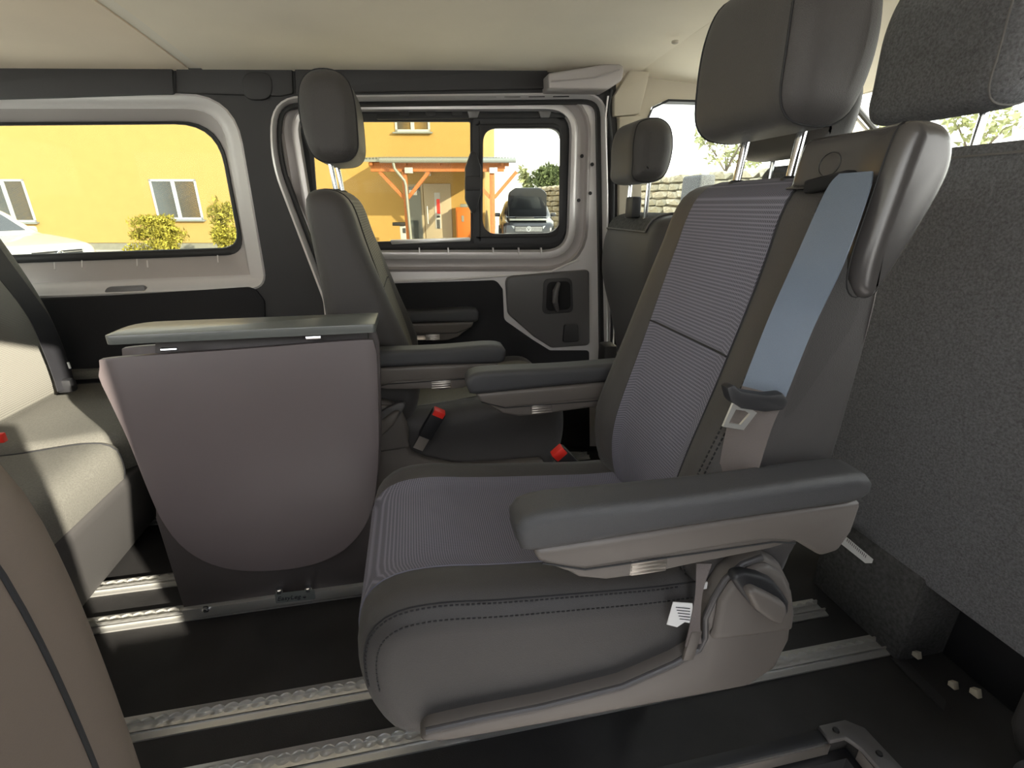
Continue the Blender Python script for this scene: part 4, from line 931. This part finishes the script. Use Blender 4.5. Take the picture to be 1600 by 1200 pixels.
# ---------------- shrubs and trees
def foliage(name, base, w_, h_, d_, n, leaf, m, m_stem, label, cat='shrub', trunk=.0, spiky=False, group=None, sparse=False):
    t = empty(name, base, RZ, label, cat, group)
    rnd = random.Random(hash(label) % 1000 if False else len(label)*7+n)
    b = MB(); vs = []; fs = []
    blobs = [(rnd.uniform(-.36, .36)*w_, rnd.uniform(-.3, .3)*d_, trunk+rnd.uniform(.12, .8)*(h_-trunk), rnd.uniform(.25, .42)) for _ in range(16)]
    for k in range(n):
        bx_, by_, bz_, br_ = rnd.choice(blobs); u = Vector((rnd.gauss(0, 1), rnd.gauss(0, 1), rnd.gauss(0, 1))).normalized()
        rr_ = br_*(rnd.random()**.4); c = Vector((bx_+u.x*rr_*w_*.6, by_+u.y*rr_*d_*.6, bz_+u.z*rr_*h_*.45))
        if c.z < .02: c.z = .02
        a = Vector((rnd.gauss(0, 1), rnd.gauss(0, 1), rnd.gauss(0, 1)+(.9 if spiky else 0))).normalized(); s_ = a.cross(Vector((rnd.random(), rnd.random(), rnd.random()))).normalized()
        L_ = leaf*rnd.uniform(.6, 1.4); i = len(vs); vs += [c-s_*L_*.28, c+s_*L_*.28, c+a*L_]; fs.append((i, i+1, i+2))
    me = bpy.data.meshes.new('foliage'); me.from_pydata(vs, [], fs); me.materials.append(M[m]); tag(link(bpy.data.objects.new('foliage', me), t), kind='stuff')
    br = MB()
    for k in range(9 if cat == 'tree' else 6):
        bx_, by_, bz_, _ = blobs[k]; z_ = trunk*.8
        if cat == 'tree': br.tube([(0, 0, z_*.8), (bx_*.5, by_*.5, (z_+bz_)/2), (bx_*1.2, by_*1.2, bz_*1.1)], [w_*.012, w_*.008, w_*.003], 5)
        else: br.tube([(bx_*.2, by_*.2, 0), (bx_*.8, by_*.8, bz_)], [.03, .01], 5)
    br.out('branches', m_stem, t)
    if trunk: MB().tube([(0, 0, 0), (w_*.01, 0, trunk*.6), (0, 0, trunk+.2*h_)], [w_*.022, w_*.016, w_*.008], 8).out('trunk', m_stem, t)
    return t
def gnd(px, d): v = Q(px, 380, d); return Vector((v.x, v.y, GZ))
foliage('shrub', gnd(247, 15.5), 1.75, 1.35, 1.2, 5200, .10, 'leaf_yellow', 'bark', 'broad yellow-green shrub below the double window of the yellow wall', spiky=True)
foliage('shrub', gnd(352, 15.0), .85, 1.80, .9, 3600, .10, 'leaf_yellow', 'bark', 'taller yellow-green shrub cut off by the right edge of the wide side window', spiky=True)
foliage('tree', gnd(870, 44), 5.5, 5.0, 5, 7000, .35, 'leaf_green', 'bark', 'dark round tree seen at the right edge of the small sliding window', 'tree', trunk=1.2)
foliage('tree', gnd(822, 50), 1.4, 5.6, 1.6, 500, .45, 'leaf_pale', 'bark', 'thin pointed tree rising above the open bonnet', 'tree', trunk=.8)
# ---------------- rough stone retaining wall
A0 = Q(838, 330, 33); A1 = Q(1700, 300, 9.0); A0.z = A1.z = GZ
rw = empty('stone_wall', A0, 0, 'retaining wall of rough pale boulders outside the driver side window', 'wall')
dv = A1-A0; Lw = dv.length; dv.normalize(); nv = Vector((dv.y, -dv.x, 0))
if nv.dot(Vector((0, 0, 0))-A0) < 0: nv = -nv
ang = math.atan2(dv.y, dv.x)
stones = []
for k in range(6):
    b = bmesh.new(); bmesh.ops.create_icosphere(b, subdivisions=1, radius=.5)
    for v_ in b.verts:
        q = v_.co; q.x = math.copysign(abs(q.x/.5)**.55*.5, q.x); q.y = math.copysign(abs(q.y/.5)**.7*.5, q.y); q.z = math.copysign(abs(q.z/.5)**.55*.5, q.z)
        v_.co += Vector((random.uniform(-.06, .06), random.uniform(-.06, .06), random.uniform(-.07, .07)))
    me = bpy.data.meshes.new('stone'); b.to_mesh(me); b.free(); me.materials.append(M['stone' if k % 2 else 'stone_dark'])
    stones.append(me)
b = MB(); HW = 2.55
b.prism([(0, 0, 0), tuple(dv*Lw), tuple(dv*Lw-nv*9), tuple(-nv*9)], (0, 0, HW-.05)); b.out('earth_bank', 'stone_dark', rw)
rh = [.30, .26, .30, .24, .30, .26, .30, .26, .28]
z = .1; cnt = 0
for r_i, hh in enumerate(rh):
    s = -.2*(r_i % 2)
    while s < Lw:
        wd = random.uniform(.55, 1.15)
        if z > .95 and cnt < 290 and s < Lw*.80:
            o = link(bpy.data.objects.new('stone', random.choice(stones)), rw); cnt += 1
            o.location = dv*(s+wd/2)+nv*(.02-.05*r_i*0)+Vector((0, 0, z+hh/2)); o.scale = (wd*1.06, .6, hh*1.12); o.rotation_euler = (random.uniform(-.06, .06), random.uniform(-.08, .08), ang+random.uniform(-.08, .08))
        s += wd
    z += hh
b = MB(); z = .1
for r_i in range(3):
    s = 0
    while s < Lw:
        wd = random.uniform(.8, 1.2); b.box(dv*(s+wd/2)+nv*.02+Vector((0, 0, z+.14)), (wd*.98, .5, .27), Matrix.Rotation(ang+random.uniform(-.08, .08), 3, 'Z')); s += wd
    z += .28
tag(b.out('lower_course', 'stone_dark', rw, bevel=.05), kind='stuff')
def T(px, d, w_, h_, n, label, m='leaf_pale', up=2.45): return foliage('tree', gnd(px, d)+Vector((0, 0, up)), w_, h_, w_*.8, n, .22, m, 'bark', label, 'tree', trunk=h_*.15)
T(1118, 19, 2.6, 2.0, 500, 'sparse green tree above the boulder wall, beside the driver side window frame', 'leaf_pale', 2.45)
T(1345, 20, 2.6, 3.4, 400, 'bare twiggy tree behind the windscreen pillar')
T(1480, 16, 2.2, 2.4, 300, 'bare tree seen under the right-hand headrest')
T(1600, 13, 2.0, 2.2, 300, 'bare tree at the right edge, seen through the windscreen')
